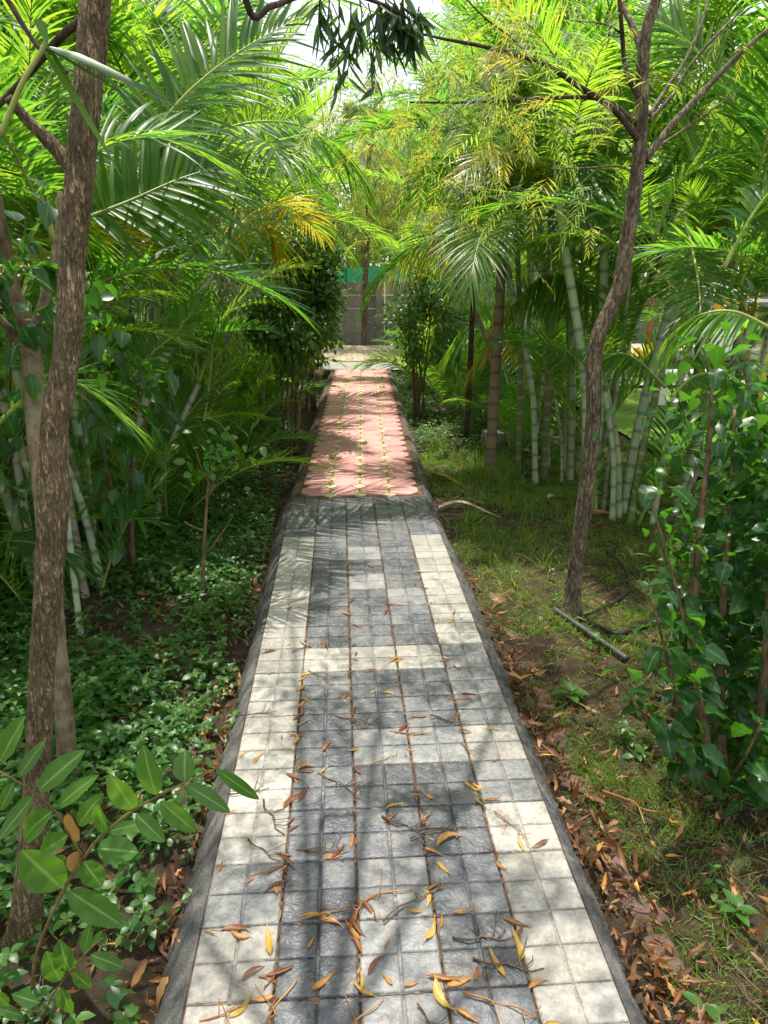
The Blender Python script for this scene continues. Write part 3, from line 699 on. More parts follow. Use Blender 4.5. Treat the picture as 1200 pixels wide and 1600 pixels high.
YL = ((-1.25, 4.75, 7, .62), (-1.75, 5.2, 8, .75), (-1.2, 5.6, 7, .6), (-1.2, 6.6, 8, .7), (-1.7, 6.8, 8, .85), (-1.1, 7.4, 7, .65), (-1.15, 8.6, 8, .75), (-1.8, 8.4, 9, .95), (-1.0, 9.8, 7, .7), (-1.9, 10.2, 9, 1.0), (-1.1, 11.0, 8, .8), (-1.0, 12.4, 8, .85), (-1.9, 12.6, 9, 1.1), (-2.6, 5.0, 8, .95), (-2.3, 7.4, 9, 1.0), (-2.6, 9.6, 9, 1.1), (-2.2, 3.7, 8, .8))
for i, (x, y, n, fs) in enumerate(sorted(YL, key=lambda q: q[1])):
    young_palm(x, y, 'young areca palm low between the palms left of the path, ' + ORD[i] + ' of them', n, fs, i, 'young palms on the left')
YR = ((1.55, 8.4, 7, .65), (1.35, 9.6, 8, .75), (2.3, 8.8, 8, .9), (1.3, 10.6, 8, .8), (1.5, 11.9, 8, .9), (2.4, 10.4, 9, 1.0), (2.7, 12.0, 9, 1.1), (1.3, 12.8, 8, .8), (2.2, 13.1, 9, 1.0), (1.75, 6.8, 7, .6), (2.9, 2.9, 8, .7), (3.6, 11.0, 9, 1.1))
for i, (x, y, n, fs) in enumerate(sorted(YR, key=lambda q: q[1])):
    young_palm(x, y, 'young areca palm low between the palms on the right, ' + ORD[i] + ' of them', n, fs, 40 + i, 'young palms on the right')

# single ringed palm trunk on the right
sp = b(765, 745)
t = thing('areca_palm', 'single slender palm trunk with dark rings standing in the grass on the right', 'palm', (sp[0], sp[1], float(gz(sp[0], sp[1])) - .02))
top = atY(788, 345, sp[1] + .05) - np.array([sp[0], sp[1], gz(sp[0], sp[1]) - .02])
c, P = cane(t, (0, 0, 0), top, .047, 'cane_brown', .4, .13, .036, 'trunk')
dv = norm(P[-1] - P[-4]); V, F = tube(spline([P[-1], P[-1] + dv * .2, P[-1] + dv * .45], 8), [.043, .05, .05, .045, .04, .034, .028, .02], 10)
obj('crownshaft', fast_mesh('crownshaft', V, F, M['shaft'], np.zeros(len(V))), t)
for k, (az, inc, sc) in enumerate(((2.9, 60, 1.0), (2.2, 40, .95), (.5, 60, 1.0), (1.4, 22, 1.0), (3.7, 40, 1.0), (5.6, 40, 1.0))):
    place_frond(t, P[-1] + dv * (.42 - .03 * k), az, inc, sc * .9)

# large fronds one can pick out in the photograph, each leaflet a piece of its own
PALMS = [o for o in COL.objects if o.name.startswith('areca_palm')]
def big_frond(pp, Y0, Y1, lmax, wid, roll=0, vee=20, n=36, mk='palm', sag=.22, hang=0.0, tip=.42, start=.12):
    m = len(pp); W_ = np.array([atY(x, y, Y0 + (Y1 - Y0) * i / (m - 1)) for i, (x, y) in enumerate(pp)])
    par = min(PALMS, key=lambda o: math.hypot(o.location.x - W_[0][0], (o.location.y - W_[0][1]) * .6))
    P = spline(W_ - np.array(par.location), 40); T = norm(np.gradient(P, axis=0)); s = np.linspace(0, 1, 40)
    rv, rf = tube(P, np.interp(s, [0, .15, 1], [.013, .009, .002]), 7)
    fr = obj('frond', fast_mesh('frond', rv, rf, M['rachis'], np.zeros(len(rv))), par)
    r = np.random.default_rng(abs(int(pp[0][0] * 7 + pp[0][1])))
    for sg in (-1, 1):
        for t in np.linspace(start, .995, n) + r.uniform(-.004, .004, n):
            t = min(max(t, 0), 1); i = min(int(t * 39), 38); p = P[i] + (P[i + 1] - P[i]) * (t * 39 - i); T_ = T[i]
            S = np.cross([0, 0, 1.0], T_); S /= np.linalg.norm(S); Nn = np.cross(T_, S); a = R(roll)
            S, Nn = S * math.cos(a) + Nn * math.sin(a), Nn * math.cos(a) - S * math.sin(a)
            u = (t - start) / (1 - start); ph = R(np.interp(u, [0, .3, .8, 1], [72, 58, 40, 14]) + r.normal(0, 4)); ve = R(vee + r.normal(0, 7))
            D = T_ * math.cos(ph) + (S * sg * math.cos(ve) + Nn * math.sin(ve)) * math.sin(ph); N_ = Nn * math.cos(ve) - S * sg * math.sin(ve)
            D = D - np.array([0, 0, hang]); D /= np.linalg.norm(D)
            L = lmax * np.interp(u, [0, .12, .45, .8, 1], [.55, .85, 1, .75, tip]) * r.uniform(.92, 1.08)
            V, F, rn = leaves(p[None], D[None], N_[None], L, wid * .84 * np.interp(u, [0, .2, .7, 1], [.7, 1, .95, .55]), 0, .32, abs(r.normal(sag, .08)), 7, 'palm', r.uniform(0, .35, 1))
            obj('leaflet', fast_mesh('leaflet', V, F, M[mk], rn), fr)
random.seed(3)
for a in (([(110, 350), (200, 315), (280, 280), (350, 258)], 3.5, 3.9, .50, .040, 55, 10),
          ([(180, 300), (270, 170), (360, 90), (470, 25)], 3.9, 4.4, .55, .042, 40, 15),
          ([(250, 330), (330, 215), (430, 190), (520, 220), (568, 285)], 4.6, 5.2, .55, .036, 15, 8, 42, 'palm', .4, .35),
          ([(350, 430), (425, 348), (490, 340), (548, 392)], 7.6, 8.2, .62, .038, 30, 15, 40, 'palm', .3, .25),
          ([(310, 440), (360, 385), (415, 352), (442, 400)], 5.8, 6.1, .45, .034, -15, 5, 30, 'palm_y', .5),
          ([(190, 610), (235, 555), (275, 520), (312, 470)], 4.1, 4.3, .26, .030, 50, 15, 22, 'palm', .1),
          ([(318, 660), (328, 590), (332, 530), (330, 478)], 4.9, 4.9, .30, .030, 20, 20, 20, 'palm', .1),
          ([(-40, 700), (50, 615), (120, 600), (200, 660)], 2.7, 2.8, .36, .026, 0, 10, 26, 'palm', .2),
          ([(195, 760), (270, 668), (330, 655), (375, 700)], 4.8, 5.0, .36, .030, 10, 5, 34, 'palm', .4, .6),
          ([(300, 600), (375, 525), (425, 520), (455, 560)], 6.6, 6.8, .45, .030, 0, 5, 34, 'palm', .4, .6),
          ([(395, 610), (430, 540), (475, 528), (512, 562)], 7.4, 7.4, .38, .030, 0, 5, 30, 'palm', .4, .7),
          ([(20, 420), (120, 260), (230, 215), (330, 250)], 3.3, 3.6, .45, .036, 20, 20, 34, 'palm', .25),
          ([(250, 260), (330, 60), (430, -20), (560, 10)], 5.5, 6.0, .6, .04, 30, 15, 36, 'palm', .25),
          ([(400, 380), (440, 260), (500, 235), (575, 320)], 8.6, 9.2, .65, .036, 15, 20, 36, 'palm', .35),
          ([(945, 480), (905, 440), (850, 430), (798, 480)], 5.7, 5.6, .42, .034, 0, 0, 36, 'palm', .5, .9),
          ([(790, 410), (740, 376), (668, 374), (602, 425)], 6.1, 6.4, .42, .034, 0, 5, 38, 'palm_y', .5, .6),
          ([(792, 320), (755, 266), (700, 262), (630, 320)], 6.1, 6.4, .48, .036, 25, 12, 40, 'palm', .35, .3),
          ([(935, 190), (916, 250), (907, 310), (903, 362)], 5.9, 4.9, .42, .030, 0, 15, 36, 'palm', .3),
          ([(1215, 520), (1150, 488), (1095, 492), (1050, 520)], 3.0, 3.2, .30, .026, 0, 5, 32, 'palm', .4, .5),
          ([(1070, 340), (1086, 410), (1093, 460), (1095, 515)], 4.0, 3.3, .34, .026, 0, 5, 30, 'palm', .12),
          ([(1040, 605), (1000, 566), (965, 552), (925, 575)], 4.2, 4.3, .30, .026, 0, 5, 28, 'palm', .4, .5),
          ([(1050, 620), (1085, 588), (1130, 585), (1180, 610)], 3.6, 3.6, .28, .024, 0, 5, 28, 'palm', .4, .5),
          ([(1215, 300), (1140, 150), (1080, 70), (1010, 20)], 4.0, 4.4, .5, .038, -30, 15, 34, 'palm', .25),
          ([(985, 180), (900, 80), (830, 70), (770, 120)], 5.6, 5.8, .55, .042, -20, 10, 34, 'palm', .3),
          ([(1020, 380), (1060, 290), (1110, 262), (1175, 300)], 4.2, 4.0, .40, .030, 10, 20, 32, 'palm', .3),
          ([(1010, 470), (960, 395), (900, 375), (840, 400)], 5.2, 5.4, .42, .030, -10, 15, 32, 'palm', .35),
          ([(860, 330), (840, 215), (790, 190), (720, 215)], 7.0, 7.4, .55, .036, 0, 20, 34, 'palm', .35),
          ([(725, 490), (700, 446), (670, 438), (640, 475)], 9.0, 9.2, .50, .034, 0, 5, 34, 'palm', .4, .6),
          ([(800, 600), (765, 520), (725, 515), (690, 560)], 7.6, 7.7, .48, .034, 0, 5, 34, 'palm', .4, .6),
          ([(835, 640), (805, 545), (770, 535), (735, 575)], 6.9, 7.0, .42, .032, 0, 5, 32, 'palm_y', .4, .5),
          ([(250, 480), (215, 395), (160, 385), (100, 430)], 4.4, 4.2, .42, .032, 0, 5, 34, 'palm', .4, .5),
          ([(270, 470), (300, 385), (350, 372), (400, 420)], 5.4, 5.5, .45, .032, 0, 5, 36, 'palm', .4, .6),
          ([(1130, 420), (1180, 330), (1215, 300), (1260, 320)], 3.4, 3.4, .36, .030, 0, 20, 28, 'palm', .3)):
    big_frond(*a)

# ------------------------------------------------------------------ foliage builders
def clump_points(n, centre, rad, k, spread, r, shell=.55):
    """n points in k loose clumps inside an ellipsoid"""
    c = rdir(k, r) * (r.uniform(shell, 1.0, (k, 1)))
    w = r.dirichlet(np.full(k, 2.0)); i = r.choice(k, n, p=w)
    return np.asarray(centre) + (c[i] + r.normal(size=(n, 3)) * spread) * np.asarray(rad)
def crown_mesh(seed, n, centre, rad, k, spread, L, W, mkey, droop=.3, up=.8, prof='ov', nn=3, grav=.15):
    r = np.random.default_rng(seed)
    P = clump_points(n, centre, rad, k, spread, r)
    D = rdir(n, r); D[:, 2] = D[:, 2] * .5 - droop
    N = rdir(n, r) * .6 + [0, 0, up]
    V, F, rn = leaves(P, D, N, r.uniform(.7, 1.2, n) * L, r.uniform(.7, 1.2, n) * W, .1, .2, grav, nn, prof, r.random(n))
    return fast_mesh('crown', V, F, M[mkey], rn)
def spray_mesh(seed, P, D, size, per, lw, mkey, droop=.5, prof='lance', spread=55, leafL=.35, nn=3, name='crown'):
    """pinnate sprays: per leaflets set along a short drooping stalk at each point"""
    r = np.random.default_rng(seed); n = len(P); D = norm(D)
    t = np.linspace(.1, 1, per)
    sz = r.uniform(.7, 1.25, n) * size
    Ps = P[:, None] + D[:, None] * (sz[:, None] * t)[..., None]
    Ps[..., 2] -= droop * sz[:, None] * t**2
    T = np.repeat(D[:, None], per, 1).copy(); T[..., 2] -= droop * 1.6 * t; T = norm(T)
    S = norm(np.cross(T, rdir(n, r)[:, None] * .4 + [0, 0, 1.0])); sg = np.where(np.arange(per) % 2 == 0, 1, -1)[None, :, None]
    a = np.radians(spread) * (1 - .5 * t)[None, :, None]
    DD = T * np.cos(a) + S * sg * np.sin(a) + r.normal(size=T.shape) * .12
    N = np.cross(S, T) + r.normal(size=T.shape) * .2
    Ls = (sz[:, None] * leafL * (1 - .35 * t)).ravel()
    V, F, rn = leaves(Ps.reshape(-1, 3), DD.reshape(-1, 3), N.reshape(-1, 3), Ls, Ls * lw, .05, .2, .12, nn, prof, np.repeat(r.random(n), per) * .8 + r.random(n * per) * .2)
    return fast_mesh(name, V, F, M[mkey], rn)
def bark_disp(seed, amp, freq=11):
    r = np.random.default_rng(seed); ph = r.uniform(0, 6, 8)
    def f(th, i):
        return 1 + amp * (np.sin(freq * th + ph[0] + .9 * np.sin(i * .11 + ph[1])) * np.sin(i * .37 + ph[2] + 3 * np.sin(th + ph[3])) * .6 + np.sin(2 * th + i * .05 + ph[4]) * .7 + np.sin(th * 3 - i * .09 + ph[5]) * .5 + .35 * np.sin(freq * 2 * th + i * .8 + ph[6]))
    return f
def limb(par, pts, r0, r1, mkey, n=24, ns=10, name='branch', amp=.05, seed=0):
    V, F = tube(spline(pts, n), np.linspace(r0, r1, n), ns, bark_disp(seed, amp, 5))
    return obj(name, fast_mesh(name, V, F, M[mkey]), par)

# ---- left foreground tree
def rel(o, p): return np.asarray(p) - np.array(o.location)
base = at(38, 1475, -.14)
lt = thing('tree', 'large furrowed brown trunk in the left foreground', 'tree', tuple(base))
pts = [base, atY(50, 1320, 1.46), atY(59, 1200, 1.47), atY(63, 1100, 1.47), atY(69, 1000, 1.47), atY(80, 850, 1.48), atY(83, 740, 1.49), atY(86, 660, 1.49), atY(98, 590, 1.50), atY(109, 500, 1.50), atY(113, 400, 1.51), atY(123, 300, 1.52), atY(131, 200, 1.53), atY(141, 100, 1.54), atY(149, 0, 1.55), np.array([-.36, 1.60, 2.5]), np.array([-.29, 1.75, 3.2])]
pts = np.array([rel(lt, p) for p in pts])
n = 300
path = spline(pts, n); s_ = np.linspace(0, 1, n)
zz = path[:, 2] + base[2]
rad = np.interp(zz, [-.14, -.05, .2, .6, .95, 1.12, 1.25, 1.5, 1.78, 1.86, 2.1, 3.2], [.056, .040, .032, .028, .030, .0335, .027, .0255, .027, .026, .027, .025])
V, F = tube(path, rad, 40, bark_disp(3, .028, 13))
trunk = obj('trunk', fast_mesh('trunk', V, F, M['bark']), lt)
L_ = lambda px, py, Y: rel(lt, atY(px, py, Y))
limb(lt, [L_(112, 262, 1.52), L_(80, 225, 1.52), L_(45, 190, 1.5), L_(12, 152, 1.48)], .016, .009, 'bark', 30, 12, amp=.08, seed=4)
limb(lt, [L_(135, 25, 1.54), L_(95, 58, 1.57), L_(45, 115, 1.6), L_(0, 162, 1.62), L_(-40, 200, 1.62)], .0085, .005, 'bark4', 20, 8, seed=5)
limb(lt, [L_(-5, -30, 1.5), L_(30, 30, 1.52), L_(65, 80, 1.53), L_(105, 115, 1.53)], .005, .004, 'bark4', 20, 8, seed=6)
fk = pts[-1]
twigP, twigD = [], []
for k, (dx, dy, dz) in enumerate(((-.9, 1.4, 1.0), (.2, 1.9, .9), (-1.3, .4, 1.2), (.7, .9, 1.3), (-.3, 2.8, 1.3), (.9, 2.2, 1.0))):
    q = [fk, fk + np.array([dx * .3, dy * .3, dz * .5]), fk + np.array([dx * .7, dy * .7, dz * .85]), fk + np.array([dx, dy, dz])]
    limb(lt, q, .024, .006, 'bark', 24, 8, seed=10 + k)
    S_ = spline(q, 40)[12:]
    for rep in range(11):
        for p in S_[::2]:
            twigP.append(p + rng.normal(size=3) * .24); twigD.append(rng.normal(size=3) * [1, 1, .4])
twigP, twigD = np.array(twigP), np.array(twigD)
cc_ = twigP[rng.choice(len(twigP), 30, replace=False)]
keep = (np.linalg.norm(twigP[:, None] - cc_[None], axis=2).min(1) < .26) & (rng.random(len(twigP)) < .5)  # crown above the view, gathered in clumps so its shade dapples the tiles
obj('crown', spray_mesh(31, twigP[keep], twigD[keep], .26, 8, .22, 'lance', .55, 'lance', 50, .48), lt)
# the low drooping branch across the top of the view
dbr = [fk + [0, 0, -.7], rel(lt, (-.25, 2.0, 2.62)), L_(385, 3, 2.25), L_(425, 9, 2.28), L_(470, -6, 2.3), L_(540, -10, 2.3), L_(600, 8, 2.3), L_(640, 30, 2.3)]
limb(lt, dbr, .012, .004, 'bark4', 50, 8, seed=20)
dp, dd_ = [], []
for (px, py, lx, ly) in ((515, -5, 520, 90), (530, 0, 527, 145), (548, 5, 543, 120), (575, 5, 580, 95), (590, 12, 586, 135), (605, 0, 632, 55), (615, 0, 640, 50), (625, 5, 652, 60), (590, 0, 610, 70), (610, 10, 622, 60), (622, 15, 632, 75), (640, 28, 645, 80), (655, 10, 660, 45), (600, -5, 612, 40), (500, -8, 497, 40), (630, -10, 650, 25), (560, -8, 556, 60)):
    a_, b_ = L_(px, py, 2.3), L_(lx, ly, 2.33)
    limb(lt, [a_, (a_ + b_) / 2 + rng.normal(size=3) * .008, b_], .0025, .0012, 'bark4', 8, 5, name='twig', seed=int(px))
    for t in np.linspace(.05, 1, 10):
        for q in range(1 + (rng.random() < .35)):
            dp.append(a_ + (b_ - a_) * t); dd_.append(np.array([rng.normal() * .6, rng.normal() * .6, -.9]))
dp = np.array(dp); n = len(dp)
V, F, rn = leaves(dp, np.array(dd_), rdir(n), rng.uniform(.055, .115, n), rng.uniform(.010, .017, n), .12, .25, 0, 6, 'lance')
obj('leaf_cluster', fast_mesh('leaf_cluster', V, F, M['lance'], rn), lt)["kind"] = 'stuff'

# ---- pale tree behind it with large dark leaves
base = at(108, 1225, -.14)
pt = thing('tree', 'pale smooth trunk standing behind the furrowed trunk, dark leaves at its top', 'tree', tuple(base))
T_ = lambda px, py, Y: rel(pt, atY(px, py, Y))
q = [np.zeros(3), T_(101, 1130, 2.06), T_(92, 1030, 2.08), T_(80, 900, 2.12), T_(66, 760, 2.18), T_(54, 640, 2.24), T_(50, 560, 2.28), T_(42, 500, 2.3)]
V, F = tube(spline(q, 120), np.interp(np.linspace(0, 1, 120), [0, .06, .3, 1], [.040, .032, .027, .032]), 24, bark_disp(8, .04, 5))
obj('trunk', fast_mesh('trunk', V, F, M['bark2']), pt)
limb(pt, [T_(46, 540, 2.29), T_(70, 470, 2.3), T_(88, 400, 2.35), T_(95, 300, 2.4)], .020, .010, 'bark2', seed=3)
limb(pt, [T_(44, 520, 2.29), T_(22, 450, 2.3), T_(8, 380, 2.3), T_(-15, 250, 2.3)], .024, .012, 'bark2', seed=4)
limb(pt, [T_(48, 560, 2.27), T_(20, 520, 2.2), T_(-10, 490, 2.1)], .016, .010, 'bark2', seed=5)
r = np.random.default_rng(41); n = 150
P = clump_points(n, T_(15, 410, 2.3), (.20, .30, .36), 14, .22, r)
D = rdir(n, r); D[:, 2] -= .5
V, F, rn = leaves(P, D, rdir(n, r) * .5 + [0, -.3, .8], r.uniform(.05, .09, n), r.uniform(.035, .06, n), .15, .25, .15, 6, 'heart', r.random(n), .12)
obj('crown', fast_mesh('crown', V, F, M['hib'], rn, mid=True), pt)

# torn palm frond caught on the left tree
tf = thing('torn_frond', 'torn palm frond strip hanging over the furrowed trunk', 'palm frond', tuple(atY(72, 62, 1.46)))
q_ = lambda px, py, Y: rel(tf, atY(px, py, Y))
obj('stalk', fast_mesh('stalk', *(lambda b: b)(tube(spline([q_(0, 215, 1.45), q_(35, 130, 1.45), q_(68, 75, 1.46), q_(70, 55, 1.46)], 20), np.linspace(.005, .004, 20), 7)), M['rachis']), tf)
for i, (a_, b_, w_, g_) in enumerate((((75, 75), (300, 165), .040, .02), ((70, 80), (196, 272), .018, .03), ((72, 70), (122, 142), .010, .1), ((76, 78), (225, 160), .014, .02), ((60, 30), (75, 70), .02, 0))):
    A_, B_ = q_(*a_, 1.44), q_(*b_, 1.42)
    V, F, rn = leaves(A_[None], (B_ - A_)[None], np.array([[.2, -.5, 1.0]]), np.linalg.norm(B_ - A_), w_, .04, .25, g_, 12, 'palm')
    obj('leaflet', fast_mesh('leaflet', V, F, M['palm'], rn), tf)

# ---- bent grey tree on the right with feathery leaves
base = at(893, 952, -.13)
rt = thing('tree', 'bent grey-brown tree on the right with spreading bare branches and feathery leaves', 'tree', tuple(base))
Q_ = lambda px, py, Y=3.33: rel(rt, atY(px, py, Y))
q = [np.array([0, 0, -.03]), Q_(898, 900), Q_(907, 830), Q_(919, 740), Q_(927, 650), Q_(928, 570), Q_(935, 525), Q_(955, 480), Q_(970, 440), Q_(979, 380), Q_(990, 310), Q_(998, 250), Q_(1003, 180), Q_(1004, 100), Q_(1012, 40), Q_(1030, -20), Q_(1045, -120), Q_(1050, -300, 3.5)]
n = 240
V, F = tube(spline(q, n), np.interp(np.linspace(0, 1, n), [0, .03, .3, .6, .8, 1], [.058, .040, .036, .031, .025, .014]), 24, bark_disp(12, .04, 4))
obj('trunk', fast_mesh('trunk', V, F, M['bark3']), rt)
BR = [([(1000, 222), (960, 172), (900, 132), (850, 100), (770, 76), (690, 60), (636, 48)], .020, .004, -.5),
      ([(996, 195), (955, 162), (915, 152), (840, 154), (740, 160), (640, 160)], .015, .004, -.3),
      ([(1008, 250), (1050, 195), (1100, 142), (1160, 80), (1215, 35)], .021, .010, .1),
      ([(1010, 238), (1050, 215), (1100, 180), (1155, 142)], .010, .004, .3),
      ([(1014, 190), (1050, 150), (1075, 108), (1110, 65), (1160, 15)], .012, .006, .1),
      ([(1014, 180), (1040, 140), (1070, 95), (1095, 40), (1110, -10)], .012, .006, .4),
      ([(1000, 158), (978, 110), (972, 50), (968, 0), (962, -60)], .014, .009, -.1),
      ([(1003, 80), (990, 45), (975, 12), (960, -40)], .020, .012, .2),
      ([(975, 55), (945, 38), (890, 32)], .006, .003, -.2),
      ([(988, 268), (965, 260), (920, 262), (860, 264)], .0065, .003, -.2),
      ([(830, 96), (800, 60), (760, 30), (720, -10)], .006, .003, -.5),
      ([(780, 158), (745, 190), (690, 205)], .0045, .002, -.3),
      ([(760, 158), (742, 195), (715, 215)], .0045, .002, -.5),
      ([(775, 158), (745, 130), (720, 118)], .004, .002, -.4)]
SP, SD = [], []
for k, (pp, r0, r1, dy) in enumerate(BR):
    m = len(pp); W_ = [Q_(x, y, 3.33 + dy * i / (m - 1)) for i, (x, y) in enumerate(pp)]
    limb(rt, W_, r0 * .78, r1 * .8, 'bark4' if k in (0, 1, 6, 10, 11, 12, 13) else 'bark3', 30, 8, seed=40 + k)
    if k in (0, 1, 10, 11, 12, 13):
        S_ = spline(W_, 50)[(20 if k < 2 else 5):]
        for rep in range(3 if k < 2 else 4):
            for p in S_[::3]:
                SP.append(p + rng.normal(size=3) * [.2, .3, .2] + [0, 0, -.05]); SD.append(rng.normal(size=3) * [1, 1, .6] + [-.3, 0, -.2])
    elif k in (2, 4, 5, 6, 7):
        for p in spline(W_, 30)[20::5]:
            SP.append(p + rng.normal(size=3) * .06); SD.append(rng.normal(size=3))
SP, SD = np.array(SP), np.array(SD)
obj('crown', spray_mesh(51, SP, SD, .17, 18, .12, 'fern', .5, 'lance', 50, .36), rt)
# upper crown, above the view, shifted right to throw shade on the glossy bush
r = np.random.default_rng(53)
n = 190; P = clump_points(n, Q_(1040, -280, 3.6) + [.7, -1.0, .3], (1.0, 1.1, .6), 16, .2, r)
obj('crown', spray_mesh(54, P, rdir(n, r), .24, 14, .13, 'fern', .5, 'lance', 50, .42), rt)

# ---- thin dark tree on the right
base = b(727, 692)
dt = thing('tree', 'thin dark wavy trunk left of the slender ringed trunk', 'tree', tuple(base))
q = [rel(dt, atY(*p, base[1])) for p in ((727, 700), (731, 640), (735, 560), (738, 480), (741, 400), (744, 330), (738, 260), (745, 180))]
limb(dt, q, .034, .018, 'bark4', 60, 12, name='trunk', amp=.06, seed=60)
for k, (pp) in enumerate((((741, 400), (715, 350), (690, 310)), ((743, 340), (765, 290), (775, 230)), ((740, 270), (712, 220), (700, 150)))):
    limb(dt, [rel(dt, atY(*p, base[1] + .1 * k)) for p in pp], .011, .004, 'bark4', 14, 7, seed=62 + k)
obj('crown', crown_mesh(66, 450, rel(dt, atY(735, 180, base[1])), (.55, .6, .6), 14, .22, .085, .03, 'far', .3), dt)

# ---- trees near the far wall
def small_tree(label, pxs, Y, r0, r1, bark, cr, seed, nleaf=1600, mk='far', LL=(.11, .05), group=None, sprays=False):
    base = atY(*pxs[0], Y); base[2] = -.16
    t = thing('tree', label, 'tree', tuple(base), group)
    q = [np.zeros(3)] + [rel(t, atY(*p, Y)) for p in pxs[1:]]
    limb(t, q, r0, r1, bark, 60, 12, name='trunk', amp=.05, seed=seed)
    r = np.random.default_rng(seed)
    tp = q[-1]
    ends = []
    for k in range(7):
        a = spline(q, 20)[r.integers(9, 19)]; d = rdir(1, r)[0] * [1, 1, .5] + [0, 0, .5]
        e_ = a + d * cr[0] * r.uniform(.5, .9); ends.append(e_)
        limb(t, [a, (a + e_) / 2 + [0, 0, .08], e_], r1 * .7, r1 * .2, bark, 12, 6, seed=seed + k)
    c0 = np.array(spline(q, 20)[15])
    if sprays:
        P = np.concatenate([np.array(ends)[r.integers(0, 7, nleaf // 3)] + r.normal(size=(nleaf // 3, 3)) * .28 * cr[0], clump_points(nleaf - nleaf // 3, c0, cr, 18, .2, r)])
        obj('crown', spray_mesh(seed, P, rdir(len(P), r), .34, 12, .13, mk, .5, 'lance', 50, .42), t)
    else:
        P_ = clump_points(nleaf, c0, cr, 20, .18, r); D = rdir(nleaf, r); D[:, 2] -= .3
        V, F, rn = leaves(P_, D, rdir(nleaf, r) + [0, 0, .8], r.uniform(.7, 1.2, nleaf) * LL[0], r.uniform(.7, 1.2, nleaf) * LL[1], .1, .2, .15, 3, 'ov', r.random(nleaf))
        obj('crown', fast_mesh('crown', V, F, M[mk], rn), t)
    return t
small_tree('slim pinkish trunk standing right before the concrete wall', [(568, 533), (570, 480), (571, 420), (575, 350), (574, 280), (582, 210), (590, 130)], 16.9, .075, .04, 'bark3', (1.2, 1.0, 1.8), 70, 1000, 'fern', sprays=True)
small_tree('young tree with yellow feathery leaves to the right of the wall post', [(655, 540), (660, 470), (655, 400), (668, 300), (660, 200)], 15.8, .05, .03, 'bark3', (1.3, 1.0, 1.8), 71, 900, 'fern', sprays=True)
small_tree('slim tree with feathery leaves left of the wall end', [(505, 540), (500, 470), (508, 380), (500, 290), (510, 200)], 16.6, .06, .03, 'bark3', (1.3, 1.0, 1.8), 72, 900, 'far', (.14, .06))
# dense trees beyond the wall and round the garden
def tree_kit(seed, mk, lean):
    r = np.random.default_rng(seed)
    tv, tf_ = tube(spline([(0, 0, 0), (lean * .3, 0, 1.2), (lean, .1, 2.6), (lean * 1.2, .2, 3.6)], 30), np.linspace(.14, .06, 30), 12, bark_disp(seed, .05, 5))
    tr = fast_mesh('trunk', tv, tf_, M['bark3'])
    n = 3600; P = clump_points(n, (lean, .1, 3.9), (1.9, 1.9, 2.2), 34, .17, r)
    D = rdir(n, r); D[:, 2] -= .35
    V, F, rn = leaves(P, D, rdir(n, r) + [0, 0, .7], r.uniform(.16, .3, n), r.uniform(.07, .12, n), .1, .2, .15, 3, 'ov', r.random(n))
    br = []
    for k in range(6):
        a = np.array([lean, .1, 2.4 + .15 * k]); d = rdir(1, r)[0] * [1.4, 1.4, .4] + [0, 0, .9]
        v, f = tube(spline([a, a + d * .5 + [0, 0, .05], a + d], 12), np.linspace(.045, .012, 12), 7); br.append(fast_mesh('branch', v, f, M['bark3']))
    return tr, fast_mesh('crown', V, F, M[mk], rn), br
KITS = [tree_kit(80, 'far', .2), tree_kit(81, 'shrub', -.3), tree_kit(82, 'far', .4)]
def put_tree(x, y, k, sc, label, group):
    t = thing('tree', label, 'tree', (x, y, -.15), group, random.uniform(0, 6)); t.scale = (sc, sc, sc * random.uniform(.9, 1.15))
    tr, cr, br = KITS[k]; obj('trunk', tr, t); obj('crown', cr, t)
    for b_ in br: obj('branch', b_, t)
random.seed(99)
for i, (x, y, k, sc) in enumerate(sorted(((-8, 21, 0, 1.1), (-5, 22.5, 1, 1.2), (-2.4, 21.5, 2, 1.05), (3.9, 21.0, 2, 1.15), (6.4, 22.5, 1, 1.25), (4.8, 19.7, 0, .72), (7.3, 20.0, 2, .78), (2.9, 20.3, 1, .62), (-3.8, 19.8, 1, .7), (-1.6, 20.2, 0, .62), (9.4, 21.5, 0, 1.1), (13, 23, 2, 1.3), (.1, 22.0, 0, .95), (1.9, 23.5, 2, 1.0), (.9, 27.5, 0, 1.1), (-11.5, 22, 2, 1.2)), key=lambda q: q[0])):
    put_tree(x, y, k, sc, 'leafy tree beyond the concrete wall, ' + LTR[i] + ' of them', 'trees beyond the far wall')
for i, (x, y, k, sc) in enumerate(sorted(((-6.6, 4.2, 1, 1.0), (-7.3, 7.0, 0, 1.1), (-5.6, 9.0, 1, 1.1), (-5.8, 12.4, 2, 1.15), (-4.6, 15.6, 0, 1.0), (-7.0, 0.5, 1, 1.0)), key=lambda q: q[1])):
    put_tree(x, y, k, sc, 'dense leafy tree behind the left palms, ' + ORD[i] + ' of them', 'trees behind the left palms')
for i, (x, y, k, sc) in enumerate(sorted(((17, 12, 0, 1.3), (19, 16.5, 2, 1.4), (16, 20, 1, 1.3), (20, 8, 1, 1.3), (21, 4, 2, 1.3), (10.5, 17.5, 0, 1.0), (6.4, 13.6, 2, .9)), key=lambda q: q[1])):
    put_tree(x, y, k, sc, 'leafy tree across the lawn on the right, ' + ORD[i] + ' of them', 'trees across the lawn')

